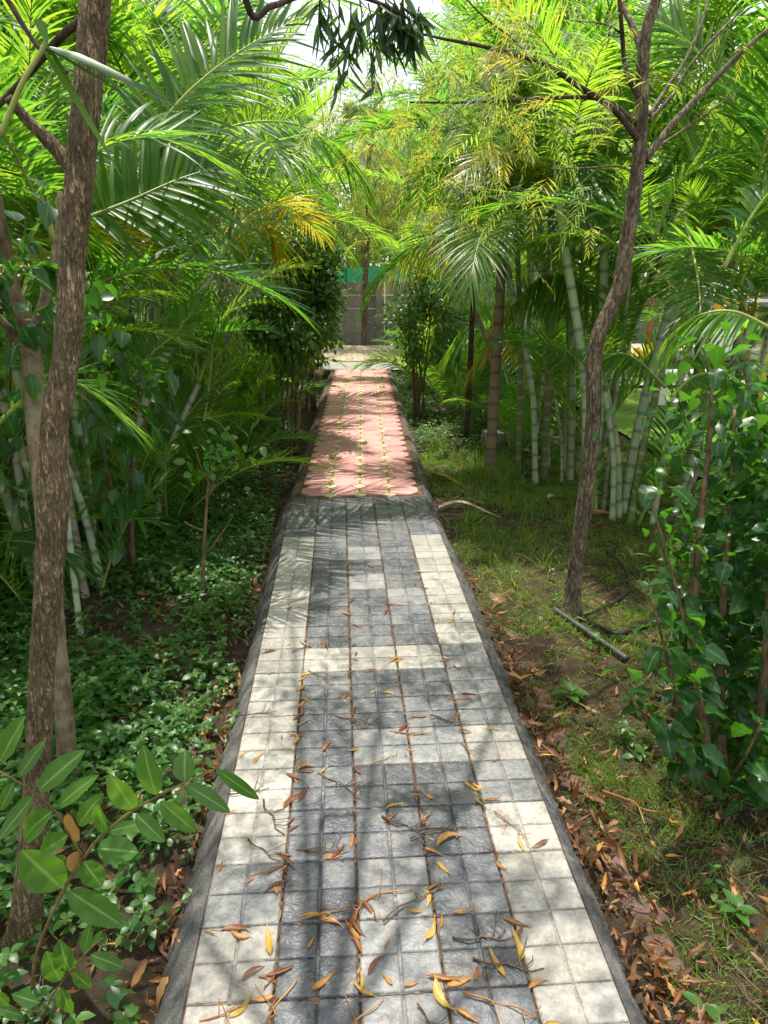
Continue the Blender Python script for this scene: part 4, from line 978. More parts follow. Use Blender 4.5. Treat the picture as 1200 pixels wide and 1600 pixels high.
# ------------------------------------------------------------------ shrubs
def shrub(label, base, stems, centre, rad, nleaf, L, W, mk, seed, k=24, spread=.17, prof='ov', top_only=0, cat='shrub', name='shrub', lowfill=0):
    t = thing(name, label, cat, tuple(base))
    r = np.random.default_rng(seed)
    cen = rel(t, centre)
    for i in range(stems):
        a = np.array([r.uniform(-.09, .09), r.uniform(-.09, .09), -.02]); e_ = cen + rdir(1, r)[0] * np.asarray(rad) * .6
        m_ = a * .5 + e_ * .5; m_[:2] = a[:2] * .7 + e_[:2] * .3
        limb(t, [a, m_, e_], .016 * r.uniform(.7, 1.2), .005, 'shrubstem', 24, 8, name='stem', amp=.08, seed=seed + i)
    P = clump_points(nleaf, cen, rad, k, spread, r, .45)
    D = P - cen + r.normal(size=P.shape) * np.asarray(rad) * .6; D[:, 2] -= .25 * rad[2]
    V, F, rn = leaves(P, D, rdir(nleaf, r) * .55 + [0, -.25, .8], r.uniform(.65, 1.2, nleaf) * L, r.uniform(.65, 1.2, nleaf) * W, .12, .25, .12, 4, prof, r.random(nleaf), .08)
    obj('foliage', fast_mesh('foliage', V, F, M[mk], rn, mid=True), t)["kind"] = 'stuff'
    return t
bl = at(452, 705, -.14)
shrub('dense dark leafy shrub on several thin stems left of the red path', bl, 7, atY(468, 470, 7.0), (.46, .5, .62), 5600, .066, .042, 'shrub', 101)
shrub('second dark shrub close behind the first, left of the red path', at(485, 640, -.14), 5, atY(492, 490, 8.8), (.36, .5, .62), 3200, .066, .04, 'shrub', 102)
bl = at(655, 650, -.14)
shrub('bright green shrub on thin bare stems right of the red path', bl, 8, atY(662, 500, bl[1]), (.40, .45, .58), 2600, .06, .034, 'shrub', 103)
shrub('low bright shrub by the concrete strip, right of red path', at(690, 590, -.14), 6, atY(690, 515, 11.2), (.6, .5, .62), 2400, .07, .036, 'shrub', 104)
shrub('broad leaved shrub between the furrowed trunk and the palms on the left', at(190, 905, -.14), 4, atY(185, 640, 3.4), (.22, .40, .5), 120, .115, .062, 'hib', 105, 16, .25, 'heart')
shrub('broad leaved shrub deep in the shade at the left border', at(20, 870, -.14), 4, atY(10, 640, 3.2), (.30, .5, .5), 120, .12, .065, 'hib', 106, 16, .25, 'heart')
shrub('leafy shrub at the right end of the red path before the brick road', at(700, 565, -.14), 6, atY(725, 480, 12.9), (.7, .5, .75), 2600, .075, .04, 'shrub', 107)
shrub('leafy shrub at the left end of the red path before the brick road', at(478, 575, -.14), 6, atY(462, 490, 12.6), (.6, .5, .75), 2600, .075, .04, 'shrub', 108)
# thin sapling on the left
bs = at(317, 950, -.14)
sg_ = thing('sapling', 'thin bare sapling with a few small leaves in the ground cover on the left', 'sapling', tuple(bs))
q = [rel(sg_, atY(*p, bs[1])) for p in ((317, 955), (318, 880), (322, 800), (327, 750), (340, 705))]
limb(sg_, q, .012, .004, 'shrubstem', 24, 8, name='stem', seed=5)
for pp in (((319, 870), (345, 835), (365, 805)), ((320, 830), (300, 822), (288, 815)), ((324, 780), (345, 745), (372, 715)), ((326, 755), (312, 725), (305, 700))):
    limb(sg_, [rel(sg_, atY(*p, bs[1])) for p in pp], .005, .002, 'shrubstem', 10, 6, seed=len(pp))
P = np.array([rel(sg_, atY(px + random.gauss(0, 22), py + random.gauss(0, 16), bs[1] + random.gauss(0, .08))) for px, py in ((340, 705), (372, 715), (305, 700), (345, 735), (355, 690), (320, 720)) for _ in range(11)])
lm = [fast_mesh('leaf', *leaves(np.zeros((1, 3)), np.array([[1., 0, 0]]), np.array([[0, 0, 1.]]), .055, .032, .15 + .1 * q, .2, .1, 6, 'ov', np.array([.3 * q]))[:2], M['cover']) for q in range(3)]
for p in P:
    o = obj('leaf', lm[random.randrange(3)], sg_, tuple(p)); o.rotation_euler = (random.gauss(0, .5), random.gauss(.1, .4), random.uniform(0, 6.28)); o.scale = [random.uniform(.7, 1.2)] * 3

# ---- glossy dark bush on the right foreground, every larger leaf its own part
hb = at(1120, 1235, -.13)
hbush = thing('flowering_shrub', 'glossy dark broad leaved bush in the right foreground', 'shrub', tuple(hb))
H_ = lambda px, py, Y: rel(hbush, atY(px, py, Y))
st = [[(1115, 1250, 1.95), (1100, 1130, 2.0), (1085, 980, 2.1), (1092, 840, 2.15), (1108, 700, 2.2), (1112, 600, 2.2)],
      [(1130, 1240, 2.0), (1125, 1080, 2.1), (1130, 930, 2.15), (1142, 780, 2.2), (1148, 640, 2.25)],
      [(1170, 1260, 1.95), (1190, 1100, 1.95), (1205, 900, 2.0), (1230, 700, 2.0)],
      [(1110, 1230, 1.9), (1060, 1100, 1.8), (1040, 1020, 1.75), (1020, 940, 1.7)],
      [(1105, 1240, 1.9), (1050, 1170, 1.75), (1000, 1110, 1.7), (965, 1060, 1.65)],
      [(1110, 1240, 1.95), (1075, 1000, 2.05), (1040, 860, 2.1), (1010, 760, 2.1)],
      [(1130, 1250, 1.92), (1145, 1215, 1.82), (1165, 1180, 1.74), (1190, 1130, 1.7)],
      [(1120, 1245, 1.92), (1095, 1215, 1.82), (1070, 1190, 1.76), (1050, 1150, 1.72)]]
nodes = []
for i, ss in enumerate(st):
    W_ = [H_(*p) for p in ss]; thick = i < 3
    limb(hbush, W_, (.019 if thick else .007), (.005 if thick else .003), 'shrubstem', 40, 12, name='stem', amp=.05, seed=70 + i)
    nodes.append(spline(W_, 40))
HL = []
for q in range(6):
    V, F, rn = leaves(np.zeros((1, 3)), np.array([[1., 0, 0]]), np.array([[0, 0, 1.]]), 1.0, .62 + .06 * (q % 3), .12 + .1 * (q % 3), .22 - .05 * (q % 2), .12, 12, 'heart', np.zeros(1), .14)
    HL.append(fast_mesh('leaf', V, F, M['hib'], mid=True))
random.seed(5); r = np.random.default_rng(55); cnt = 0
while cnt < 298:
    i = r.choice(8, p=[.17, .15, .18, .13, .10, .09, .10, .08]); t = r.integers(6, 40) if i < 3 else r.integers(12, 40)
    p = nodes[i][t] + rdir(1, r)[0] * r.uniform(.03, .22 if i < 3 else .07) * [1, 1, .8] + [.05, 0, 0]
    w = p + np.array(hbush.location)
    if w[2] < -.06: continue
    out = p - nodes[i][t]; az = math.atan2(out[1], out[0]) + random.gauss(0, .6)
    L = r.uniform(.05, .10)
    o = obj('leaf', HL[r.integers(6)], hbush)
    o.matrix_local = Matrix.Translation(Vector(p)) @ Matrix.Rotation(az, 4, 'Z') @ Matrix.Rotation(r.normal(.35, .35), 4, 'Y') @ Matrix.Rotation(r.normal(0, .35), 4, 'X') @ Matrix.Scale(L, 4)
    cnt += 1
n = 1700; P = np.array([nodes[i][t] for i, t in zip(r.choice(3, n), r.integers(4, 40, n))]) + r.normal(size=(n, 3)) * [.12, .2, .14] + [.16, .08, -.03]
P = P[P[:, 2] > .0]; n = len(P)
V, F, rn = leaves(P, rdir(n, r) - [0, 0, .3], rdir(n, r) * .5 + [0, 0, .8], r.uniform(.04, .085, n), r.uniform(.026, .055, n), .15, .2, .1, 6, 'heart', r.random(n), .1)
obj('small_foliage', fast_mesh('small_foliage', V, F, M['hib'], rn, mid=True), hbush)["kind"] = 'stuff'

# ---- broad smooth leaved sapling in the left foreground
jb = at(50, 1560, -.13)
js = thing('sapling', 'young plant with broad smooth light green leaves in the left foreground', 'sapling', tuple(jb))
J_ = lambda px, py, Y: rel(js, atY(px, py, Y))
JS = [[(50, 1565, 1.285), (57, 1490, 1.26), (100, 1390, 1.22), (135, 1335, 1.19), (160, 1305, 1.17), (205, 1268, 1.15), (245, 1245, 1.13), (290, 1222, 1.12), (335, 1202, 1.11)],
      [(128, 1338, 1.19), (110, 1305, 1.17), (90, 1272, 1.15), (60, 1245, 1.13), (28, 1222, 1.11), (-10, 1200, 1.1)]]
for i, ss in enumerate(JS):
    limb(js, [J_(*p) for p in ss], .0046 if i == 0 else .0028, .0016, 'twigstem', 40, 8, name='stem', seed=80 + i, amp=.04)
JLV = [((0, 1190), (38, 1115), .5, 0), ((29, 1215), (67, 1156), .42, 0), ((61, 1235), (127, 1172), .5, 0), ((92, 1260), (140, 1212), .4, 0), ((22, 1222), (-4, 1272), .45, 0), ((52, 1244), (-2, 1312), .42, 0), ((82, 1267), (15, 1317), .42, 0), ((107, 1305), (42, 1342), .45, 0), ((96, 1387), (31, 1325), .72, 0), ((120, 1315), (106, 1262), .38, 1), ((125, 1330), (105, 1367), .42, 1), ((107, 1322), (80, 1334), .3, 1), ((122, 1290), (155, 1240), .55, 0), ((161, 1302), (153, 1250), .4, 0), ((209, 1265), (167, 1203), .45, 0), ((244, 1242), (220, 1172), .55, 0), ((289, 1222), (287, 1167), .75, 0), ((250, 1252), (309, 1302), .48, 0), ((212, 1272), (258, 1315), .5, 0), ((167, 1300), (222, 1285), .42, 0), ((152, 1326), (220, 1330), .68, 0), ((130, 1346), (160, 1385), .75, 0), ((107, 1392), (198, 1450), .55, 0), ((291, 1227), (365, 1269), .42, 0), ((337, 1202), (407, 1250), .30, 0), ((333, 1200), (322, 1180), .55, 0)]
def leaf_between(par, A, B, wr, m, up, k=0):
    L = np.linalg.norm(B - A)
    V, F, rn = leaves(A[None], (B - A)[None], np.array([up]), L * random.uniform(.9, 1.05), L * wr * random.uniform(.72, .86), random.uniform(-.05, .22), random.uniform(.12, .4), .03, 14, 'ov', np.array([random.random()]), .10)
    o = obj('leaf', fast_mesh('leaf', V, F, M[m], rn, mid=True), par)
    return o
SPJ = [np.array([J_(*p) for p in ss]) for ss in JS]
for (a_, b_, wr, red) in JLV:
    Yn = np.interp(a_[0], [0, 60, 130, 340], [1.11, 1.13, 1.18, 1.11]) if a_[1] < 1330 else np.interp(a_[1], [1330, 1400], [1.19, 1.22])
    A = J_(*a_, Yn); B = J_(*b_, Yn + random.uniform(-.035, .03))
    leaf_between(js, A, B, wr, 'jamun_red' if red else 'jamun', [random.gauss(0, .2), -.75, .7])
j2 = at(60, 1600, -.13)
jb2 = thing('sapling', 'small light green seedling at the bottom left corner', 'sapling', tuple(j2))
K_ = lambda px, py, Y: rel(jb2, atY(px, py, Y))
limb(jb2, [np.array([0, 0, -.02]), K_(75, 1570, 1.22), K_(95, 1537, 1.2), K_(132, 1492, 1.18), K_(160, 1465, 1.17)], .0028, .0013, 'twigstem', 30, 7, name='stem', seed=91)
limb(jb2, [K_(66, 1580, 1.22), K_(40, 1580, 1.2), K_(12, 1570, 1.18)], .002, .001, 'twigstem', 10, 6, name='stem', seed=92)
for (a_, b_, wr) in (((94, 1532), (70, 1483), .6), ((110, 1517), (88, 1475), .62), ((131, 1491), (142, 1440), .42), ((142, 1480), (162, 1450), .3), ((141, 1492), (198, 1512), .48), ((115, 1520), (146, 1550), .62), ((96, 1542), (110, 1590), .55), ((62, 1567), (12, 1552), .5), ((36, 1587), (-5, 1575), .5), ((30, 1600), (60, 1625), .5), ((12, 1570), (-12, 1548), .5)):
    Yn = 1.19
    leaf_between(jb2, K_(*a_, Yn), K_(*b_, Yn + random.uniform(-.02, .02)), wr, 'jamun', [random.gauss(0, .15), -.7, .7])

# ------------------------------------------------------------------ ground cover, grass, litter
def sample(n, x0, x1, y0, y1, dens=None, r=rng):
    X = r.uniform(x0, x1, n); Y = r.uniform(y0, y1, n)
    if dens is not None: k = r.random(n) < dens(X, Y); X, Y = X[k], Y[k]
    return X, Y
def patch(x, y, f=1.0): return .5 + .25 * np.sin(x * 3.1 * f + 1.3 * np.sin(y * 2.1 * f)) + .25 * np.sin(y * 4.3 * f + x * 2.2)
def cover(name, label, X, Y, h, L, seed, mk='cover', tiers=3):
    r = np.random.default_rng(seed); n = len(X)
    Ps, Ds, Ns, Ls, Rn = [], [], [], [], []
    H = r.uniform(.45, 1.2, n) * h; lean = r.normal(size=(n, 2)) * .35; a0 = r.uniform(0, 6.28, n); base = gz(X, Y); tone = r.random(n)
    sc = r.uniform(.65, 1.25, n)
    for tr in range(tiers):
        f = (tr + 1) / tiers
        for q in range(4 if tr == tiers - 1 else 2):
            az = a0 + tr * 1.571 + q * (1.571 if tr == tiers - 1 else 3.1416) + r.normal(0, .25, n)
            Ps.append(np.stack([X + lean[:, 0] * H * f, Y + lean[:, 1] * H * f, base + H * f], -1))
            el = r.normal(.35 if tr == tiers - 1 else .05, .25, n)
            Ds.append(np.stack([np.cos(az) * np.cos(el), np.sin(az) * np.cos(el), np.sin(el)], -1))
            Ns.append(np.stack([-np.cos(az) * np.sin(el), -np.sin(az) * np.sin(el), np.cos(el)], -1) + r.normal(size=(n, 3)) * .2)
            Ls.append(L * sc * r.uniform(.75, 1.15, n) * (1 if tr < tiers - 1 or q % 2 == 0 else .7)); Rn.append(np.clip(tone * .7 + r.random(n) * .2 + .1 * f, 0, 1))
    Ls = np.concatenate(Ls)
    V, F, rn = leaves(np.concatenate(Ps), np.concatenate(Ds), np.concatenate(Ns), Ls, Ls * r.uniform(.48, .62, len(Ls)), .22, .2, .1, 4, 'ov', np.concatenate(Rn))
    o = obj(name, fast_mesh(name, V, F, M[mk], rn)); return tag(o, label, kind='stuff')
def dl(X, Y):
    d = np.clip((-.46 - X) / .16, 0.1, 1) * np.clip(patch(X, Y) + .35, .2, 1)
    d = np.where((Y < 2.6) & (X > -.9), d * .6, d)
    hole = (np.hypot(X + 1.15, Y - 3.3) < .35); return np.where(hole, d * .2, d)
X, Y = sample(8200, -2.6, -.47, .7, 5, dl)
X2, Y2 = sample(4200, -2.2, -.44, 5, 13.3, lambda x, y: np.clip((-.46 - x) / .1, .2, 1) * (patch(x, y) + .4))
cover('ground_cover', 'low dark green leafy ground cover left of the path', np.r_[X, X2], np.r_[Y, Y2], .11, .040, 201)
X, Y = sample(3000, .72, 2.3, 6.2, 13.3, lambda x, y: np.clip((x - .7) / .1, .2, 1) * (patch(x, y) + .45) * np.clip((y - 6.2) / .8, .1, 1))
X2, Y2 = sample(140, .8, 2.4, 1.2, 6.2, lambda x, y: patch(x, y, 2) > .62)
cover('ground_cover', 'bright low leafy ground cover right of the red path', np.r_[X, X2], np.r_[Y, Y2], .085, .036, 202)

def grass(name, label, X, Y, per, h, seed, mk, spread=.025, flat=.6):
    r = np.random.default_rng(seed); n = len(X) * per
    x = np.repeat(X, per) + r.normal(0, spread, n); y = np.repeat(Y, per) + r.normal(0, spread, n)
    D = r.normal(size=(n, 3)) * [flat, flat, 0] + [0, 0, 1.0]
    P = np.stack([x, y, gz(x, y) - .004], -1); N = np.cross(D, rdir(n, r))
    L = np.repeat(r.uniform(.5, 1.3, len(X)), per) * r.uniform(.5, 1.1, n) * h
    V, F, rn = leaves(P, D, N, L, r.uniform(.0022, .0045, n) * (1 + h * 3), .45, .15, .15, 4, 'grass', np.clip(np.repeat(r.random(len(X)), per) * .7 + r.random(n) * .3, 0, 1))
    o = obj(name, fast_mesh(name, V, F, M[mk], rn)); return tag(o, label, kind='stuff')
dg = lambda x, y: np.clip((x - .70) / .12, .1, 1) * (patch(x, y, 1.3)**1.3 + .18) * np.where(y < 2.5, .6, 1)
X, Y = sample(8200, .70, 3.0, 2.3, 7.0, dg)
X2, Y2 = sample(3600, .80, 2.2, .9, 2.3, dg)
grass('grass', 'short sunlit grass right of the tiled path', np.r_[X, X2], np.r_[Y, Y2], 13, .075, 211, 'grass', .03, .8)
X, Y = sample(60, .78, 1.6, 3.6, 7.2); grass('tall_grass', 'taller grass tufts round the slender ringed trunk', np.r_[X, sp[0] + rng.normal(0, .14, 45)], np.r_[Y, sp[1] + rng.normal(0, .16, 45)], 12, .26, 212, 'grass', .022, .3)
X, Y = sample(900, .76, 2.4, 1.2, 6.4, lambda x, y: patch(y, x, 1.7) > .45); grass('dry_grass', 'pale dry grass between the fallen leaves', X, Y, 9, .06, 213, 'straw', .035, 1.6)
X, Y = sample(900, 3.2, 9, 3, 14); 
r = np.random.default_rng(215); n = len(X) * 10; x = np.repeat(X, 10) + r.normal(0, .08, n); y = np.repeat(Y, 10) + r.normal(0, .08, n)
V, F, rn = leaves(np.stack([x, y, np.full(n, -.115)], -1), r.normal(size=(n, 3)) * [.6, .6, 0] + [0, 0, 1], rdir(n, r), r.uniform(.05, .10, n), .008, .3, .1, .1, 3, 'grass')
tag(obj('lawn_grass', fast_mesh('lawn_grass', V, F, M['grass'], rn)), 'mown grass blades on the lawn', kind='stuff')

def litter(name, label, X, Y, L, seed, mk='litter', lift=.012, zf=gz):
    r = np.random.default_rng(seed); n = len(X)
    az = r.uniform(0, 6.28, n); el = r.normal(.12, .3, n)
    D = np.stack([np.cos(az) * np.cos(el), np.sin(az) * np.cos(el), np.sin(el)], -1)
    P = np.stack([X, Y, zf(X, Y) + r.uniform(.002, .028, n) + lift * .5], -1)
    LL = np.clip(r.lognormal(-.15, .42, n), .3, 1.6) * L
    V, F, rn = leaves(P, D, rdir(n, r) * .8 + [0, 0, 1.0], LL, LL * r.uniform(.16, .34, n), r.normal(.1, .6, n), r.uniform(-.5, 1.6, n), .05, 7, 'lance', r.random(n), .55)
    o = obj(name, fast_mesh(name, V, F, M[mk], rn)); return tag(o, label, kind='stuff')
def zl(x, y):
    """ground, or the mortar slope next to the path"""
    u = np.clip(np.where(x < PXC, (PX0 - x), (x - PX1)) / .093, 0, 1)
    return np.where(u < 1, np.maximum(gz(x, y), -.007 - .055 * u - .088 * u**2.2), gz(x, y))
X = np.r_[-.455 - np.abs(rng.normal(0, .06, 330)), sample(360, -1.9, -.5, .8, 4.6)[0]]; Y = np.r_[rng.uniform(.7, 4.9, 330)**1.0, rng.uniform(.8, 4.6, 360)]
litter('leaf_litter', 'brown dry leaves heaped along the left edge of the path', X, Y, .052, 221, zf=zl)
k = rng.random(1300) < .8
X = np.r_[.690 + np.abs(rng.normal(0, .10, 480)), rng.uniform(.75, 1.7, 460)]; Y = np.r_[.8 + rng.beta(1.1, 2.4, 480) * 3.4, .8 + rng.beta(1, 2.0, 460) * 2.6]
litter('leaf_litter', 'brown dry leaves heaped along the right edge of the path', X, Y, .055, 222, zf=zl)
X, Y = sample(4200, .69, 2.4, .8, 5.2, lambda x, y: (patch(x, y, 1.6) * .8 + .1 + (x < .8) * .5) * np.clip(1.5 - (x - .72) * .7, .1, 1) * np.clip(1.6 - y * .25, .25, 1)); X2, Y2 = sample(3600, -2.2, -.47, .8, 5.5, lambda x, y: patch(y, x, 1.9) * .7 + .25)
litter('leaf_crumbs', 'crumbled brown leaf scraps and mulch on the soil', np.r_[X, X2], np.r_[Y, Y2], .028, 223, zf=zl)
# scraps and stalks caught in the joints of the tiles
Xs, Ys, Az = [], [], []
for c in range(1, 5):
    n = 210; Xs.append(PX0 + c * (PX1 - PX0) / 5 + rng.normal(0, .0035, n)); Ys.append(.7 + rng.beta(1, 1.7, n) * 4.1); Az.append(np.pi / 2 + rng.normal(0, .25, n))
for k in range(3, 22):
    n = 16; Ys.append(GREY_END - k * TS + rng.normal(0, .004, n)); Xs.append(PXC + rng.normal(-.05, .25, n).clip(-.48, .48)); Az.append(rng.normal(0, .3, n))
Xs, Ys, Az = map(np.concatenate, (Xs, Ys, Az)); n = len(Xs)
LL = rng.uniform(.012, .04, n)
V, F, rn = leaves(np.stack([Xs, Ys, np.full(n, -.0035) + rng.uniform(0, .003, n)], -1), np.stack([np.cos(Az), np.sin(Az), rng.normal(.02, .06, n)], -1), rdir(n) * .7 + [0, 0, 1], LL, rng.uniform(.003, .007, n), .1, .5, 0, 4, 'lance', rng.random(n), .3)
tag(obj('joint_litter', fast_mesh('joint_litter', V, F, M['litter'], rn)), 'reddish scraps of dry leaf caught in the tile joints', kind='stuff')

# ------------------------------------------------------------------ single fallen leaves and twigs
def dry_leaf(seed, m, L=.095, W=.021):
    r = np.random.default_rng(seed)
    n = 12; s = np.linspace(0, 1, n); w = PROF['lance'](s) * W * .5
    bend = r.uniform(-.5, .9); tw = r.uniform(-1.3, 1.3); roll = r.uniform(.2, 1.5); sidec = r.normal(0, .35)
    u = np.linspace(-1, 1, 5); V = []
    for i in range(n):
        c = np.array([L * (s[i] - .5), sidec * L * (s[i] - .5)**2, L * bend * .35 * (2 * s[i] - 1)**2 * (1 if s[i] > .5 else .4)])
        t = tw * (s[i] - .4); 
        for uu in u:
            a = uu * roll; y = w[i] * (math.sin(a) / roll); z = w[i] * (1 - math.cos(a)) / roll + .0012 * math.sin(s[i] * 25 + uu * 2 + seed)
            V.append(c + [0, y * math.cos(t) - z * math.sin(t), y * math.sin(t) + z * math.cos(t)])
    V = np.array(V); V[:, 2] -= np.sort(V[:, 2])[6]
    i, j = np.meshgrid(np.arange(n - 1), np.arange(4), indexing='ij')
    F = np.stack([i * 5 + j, i * 5 + j + 1, (i + 1) * 5 + j + 1, (i + 1) * 5 + j], -1).reshape(-1, 4)
    st, sf = tube([V[2] + [-.012, 0, .001], V[2] + [0, 0, .0005], V[2] + [.01, 0, .0005]], .0008, 4, cap=False)
    mb = MB(); mb.add(V, F); mb.add(st, sf)
    return mb.mesh('fallen_leaf', M[m])
DL = {k: [dry_leaf(300 + 20 * i + q, k) for q in range(7)] for i, k in enumerate(('dry1', 'dry2', 'dry3'))}
random.seed(21)
def put_leaf(x, y, z, k, sc, az=None, grp=('curled dry leaf fallen on the grey and cream tiles', 'dry leaves fallen on the tiles')):
    o = obj('fallen_leaf', DL[k][random.randrange(7)]); o.location = (x, y, z); o.rotation_euler = (random.gauss(0, .12), random.gauss(0, .08), random.uniform(0, 6.28) if az is None else az)
    o.scale = (sc, sc, sc); c = {'dry1': 'orange-brown', 'dry2': 'dark brown', 'dry3': 'yellow'}[k]; tag(o, c + ' ' + grp[0], 'leaf', c + ' ' + grp[1])
# the larger yellow-orange leaves where the photograph shows them
for (px, py, k, sc, az) in ((420, 1470, 'dry3', 1.2, 1.75), (380, 1575, 'dry3', 1.0, .9), (495, 1432, 'dry3', 1.1, -.2), (520, 1440, 'dry1', .9, -.4), (553, 1435, 'dry1', .9, 1.2), (676, 1455, 'dry3', 1.0, 1.1), (775, 1505, 'dry3', 1.1, 1.9), (812, 1480, 'dry3', 1.2, 1.6), (690, 1565, 'dry3', 1.4, -1.1), (695, 1530, 'dry1', 1.2, -.2), (720, 1535, 'dry1', 1.0, .3), (693, 1358, 'dry3', .9, -1.0), (700, 1308, 'dry1', 1.3, .3), (618, 1258, 'dry3', .9, .1), (510, 1165, 'dry1', .9, 1.0), (608, 1083, 'dry3', .7, -.4), (432, 1385, 'dry1', .9, 1.5), (812, 1318, 'dry3', .9, 1.7), (772, 1140, 'dry3', .8, -.4), (480, 1095, 'dry3', .8, -.8), (403, 1185, 'dry1', .9, 1.1), (382, 1178, 'dry3', .7, .9), (465, 1155, 'dry3', .8, 1.5), (700, 1030, 'dry3', .7, -.4), (505, 1535, 'dry1', 1.0, .7), (440, 1520, 'dry2', 1.0, .4), (855, 1180, 'dry3', .8, -.2), (650, 1425, 'dry1', .7, .1), (725, 1425, 'dry1', .8, .1), (770, 1250, 'dry1', .8, 0), (480, 1198, 'dry1', 1.0, .1), (520, 1340, 'dry1', .8, .2), (370, 1450, 'dry2', 1.1, -.1), (530, 1330, 'dry2', .9, .9), (475, 1240, 'dry2', 1.1, 1.2), (455, 1250, 'dry2', 1.2, .8), (460, 1215, 'dry2', 1.0, -.6), (840, 1535, 'dry1', .8, .3), (865, 1600, 'dry3', .9, 0), (395, 1520, 'dry2', .9, .6), (745, 1520, 'dry2', .7, 1.2), (360, 1270, 'dry1', .6, .5), (345, 1355, 'dry1', .6, 1.4), (400, 1370, 'dry2', .9, .5), (690, 1440, 'dry1', .6, 1.4)):
    p = at(px, py, 0); put_leaf(p[0], p[1], .002, k, sc * .76, az)
n = 0
while n < 150:
    y = .8 + random.betavariate(1, 2.3) * 4.0; x = random.uniform(PX0 + .02, PX1 - .02)
    if random.random() < .55: x = PX0 + random.randint(1, 4) * (PX1 - PX0) / 5 + random.gauss(0, .012)
    elif random.random() < .5: y = GREY_END - round((GREY_END - y) / TS) * TS + random.gauss(0, .012)
    if x > .25 and random.random() < .35: continue
    put_leaf(x, y, .0015, random.choices(['dry1', 'dry2', 'dry3'], [.35, .55, .10])[0], random.uniform(.28, .8)); n += 1
n = 0
while n < 95:
    side = random.random() < .65; y = .85 + random.betavariate(1, 2) * 3.2
    x = random.uniform(.74, 1.75) if side else random.uniform(-1.2, -.48)
    put_leaf(x, y, float(zl(x, y)) + random.uniform(.025, .045), random.choices(['dry1', 'dry2', 'dry3'], [.35, .5, .15])[0], random.uniform(.4, .85), None, ('curled dry leaf lying on the soil and grass beside the path', 'dry leaves fallen beside the path')); n += 1
TW = []
for q in range(7):
    r = np.random.default_rng(400 + q); L = r.uniform(.09, .17)
    pp = np.stack([np.linspace(-L / 2, L / 2, 5), np.cumsum(r.normal(0, .007, 5)), np.abs(r.normal(.003, .0025, 5))], -1)
    mb = MB(); mb.add(*tube(spline(pp, 16), np.linspace(.0022, .0009, 16), 6, bark_disp(q, .12, 3)))
    for k in range(r.integers(1, 4)):
        a = spline(pp, 16)[r.integers(4, 13)]; mb.add(*tube(spline([a, a + [r.normal(.015, .01), r.normal(0, .02), .004], a + [r.normal(.03, .015), r.normal(0, .035), .003]], 6), np.linspace(.0013, .0007, 6), 5))
    TW.append(mb.mesh('fallen_twig', M[('sheath', 'shrubstem', 'bed', 'sheath')[q % 4]]))
random.seed(33)
tw = [(600, 1190, .35), (690, 1300, .3), (510, 1322, .15), (780, 1575, -.5), (650, 1410, .6), (520, 1430, .1), (790, 1490, 0), (795, 1290, -1.1), (440, 1270, -.9), (500, 1330, .1), (350, 1590, .2), (640, 1150, -.3), (530, 1230, -.6), (560, 1130, -.3), (700, 1120, -.2), (400, 1110, .4), (500, 1060, -.7), (735, 1170, -.9), (640, 1280, -.3), (430, 1570, 1.1), (560, 1590, .8), (680, 1590, -.8), (470, 1010, .8), (385, 1230, .4), (420, 1320, -.5), (720, 1095, -.2), (600, 1395, .3), (750, 1450, .2)]
for (px, py, az) in tw:
    p = at(px, py, 0); o = obj('fallen_twig', TW[random.randrange(7)]); o.location = (p[0], p[1], .002); o.rotation_euler = (0, 0, az); s = random.uniform(.8, 1.5); o.scale = (s, s, s)
    tag(o, 'thin dry twig lying across the grey and cream tiles', 'twig', 'dry twigs fallen on the tiles')
random.seed(34)
for k in range(40):
    side = random.random() < .5; y = .9 + random.betavariate(1, 1.6) * 4; x = random.uniform(.76, 2.0) if side else random.uniform(-1.7, -.52)
    o = obj('fallen_twig', TW[random.randrange(7)]); o.location = (x, y, float(zl(x, y)) + .02); o.rotation_euler = (random.gauss(0, .2), random.gauss(0, .12), random.uniform(0, 6.28)); s = random.uniform(1.0, 2.4); o.scale = (s, s, s)
    tag(o, 'thin dry twig lying on the soil beside the path', 'twig', 'dry twigs fallen beside the path')

# ------------------------------------------------------------------ odds and ends on the ground
def rough_brick(seed):
    r = np.random.default_rng(seed); V, F = bevel_slab([(-.055, -.10), (.0, -.104), (.055, -.10), (.058, 0), (.055, .10), (0, .103), (-.055, .10), (-.057, 0)], .06, .011)
    V = V + r.normal(size=V.shape) * .0022; return fast_mesh('brick', V, F, M['oldbrick'], smooth=False)
BRK = [rough_brick(q) for q in range(4)]
_o = 'old brick sunk in litter right of the path, '
BLAB = [_o + w for w in ('sixth from the farthest one', 'seventh from the farthest one', 'eighth from the farthest one', 'fifth from the camera', 'fourth from the camera', 'third from the camera', 'second from the camera', 'nearest the camera', 'third from the farthest one', 'second farthest from the camera', 'farthest from the camera', 'fourth from the farthest one')]
random.seed(8)
for i, (px, py) in enumerate(((872, 1118), (880, 1146), (892, 1172), (904, 1206), (965, 1338), (1003, 1398), (1040, 1478), (1090, 1572), (826, 1038), (800, 985), (778, 930), (850, 1080))):
    p = at(px, py, -.10); o = obj('brick', BRK[i % 4]); o.location = (p[0], p[1], float(gz(p[0], p[1])) + .002 + random.uniform(-.006, .012)); s = random.uniform(.6, .78)
    o.scale = (s, s * random.uniform(.75, 1.0), s); o.rotation_euler = (random.gauss(0, .12), random.gauss(0, .1), random.gauss(.15, .3))
    tag(o, BLAB[i], 'brick', 'bricks sunk along the right edge')
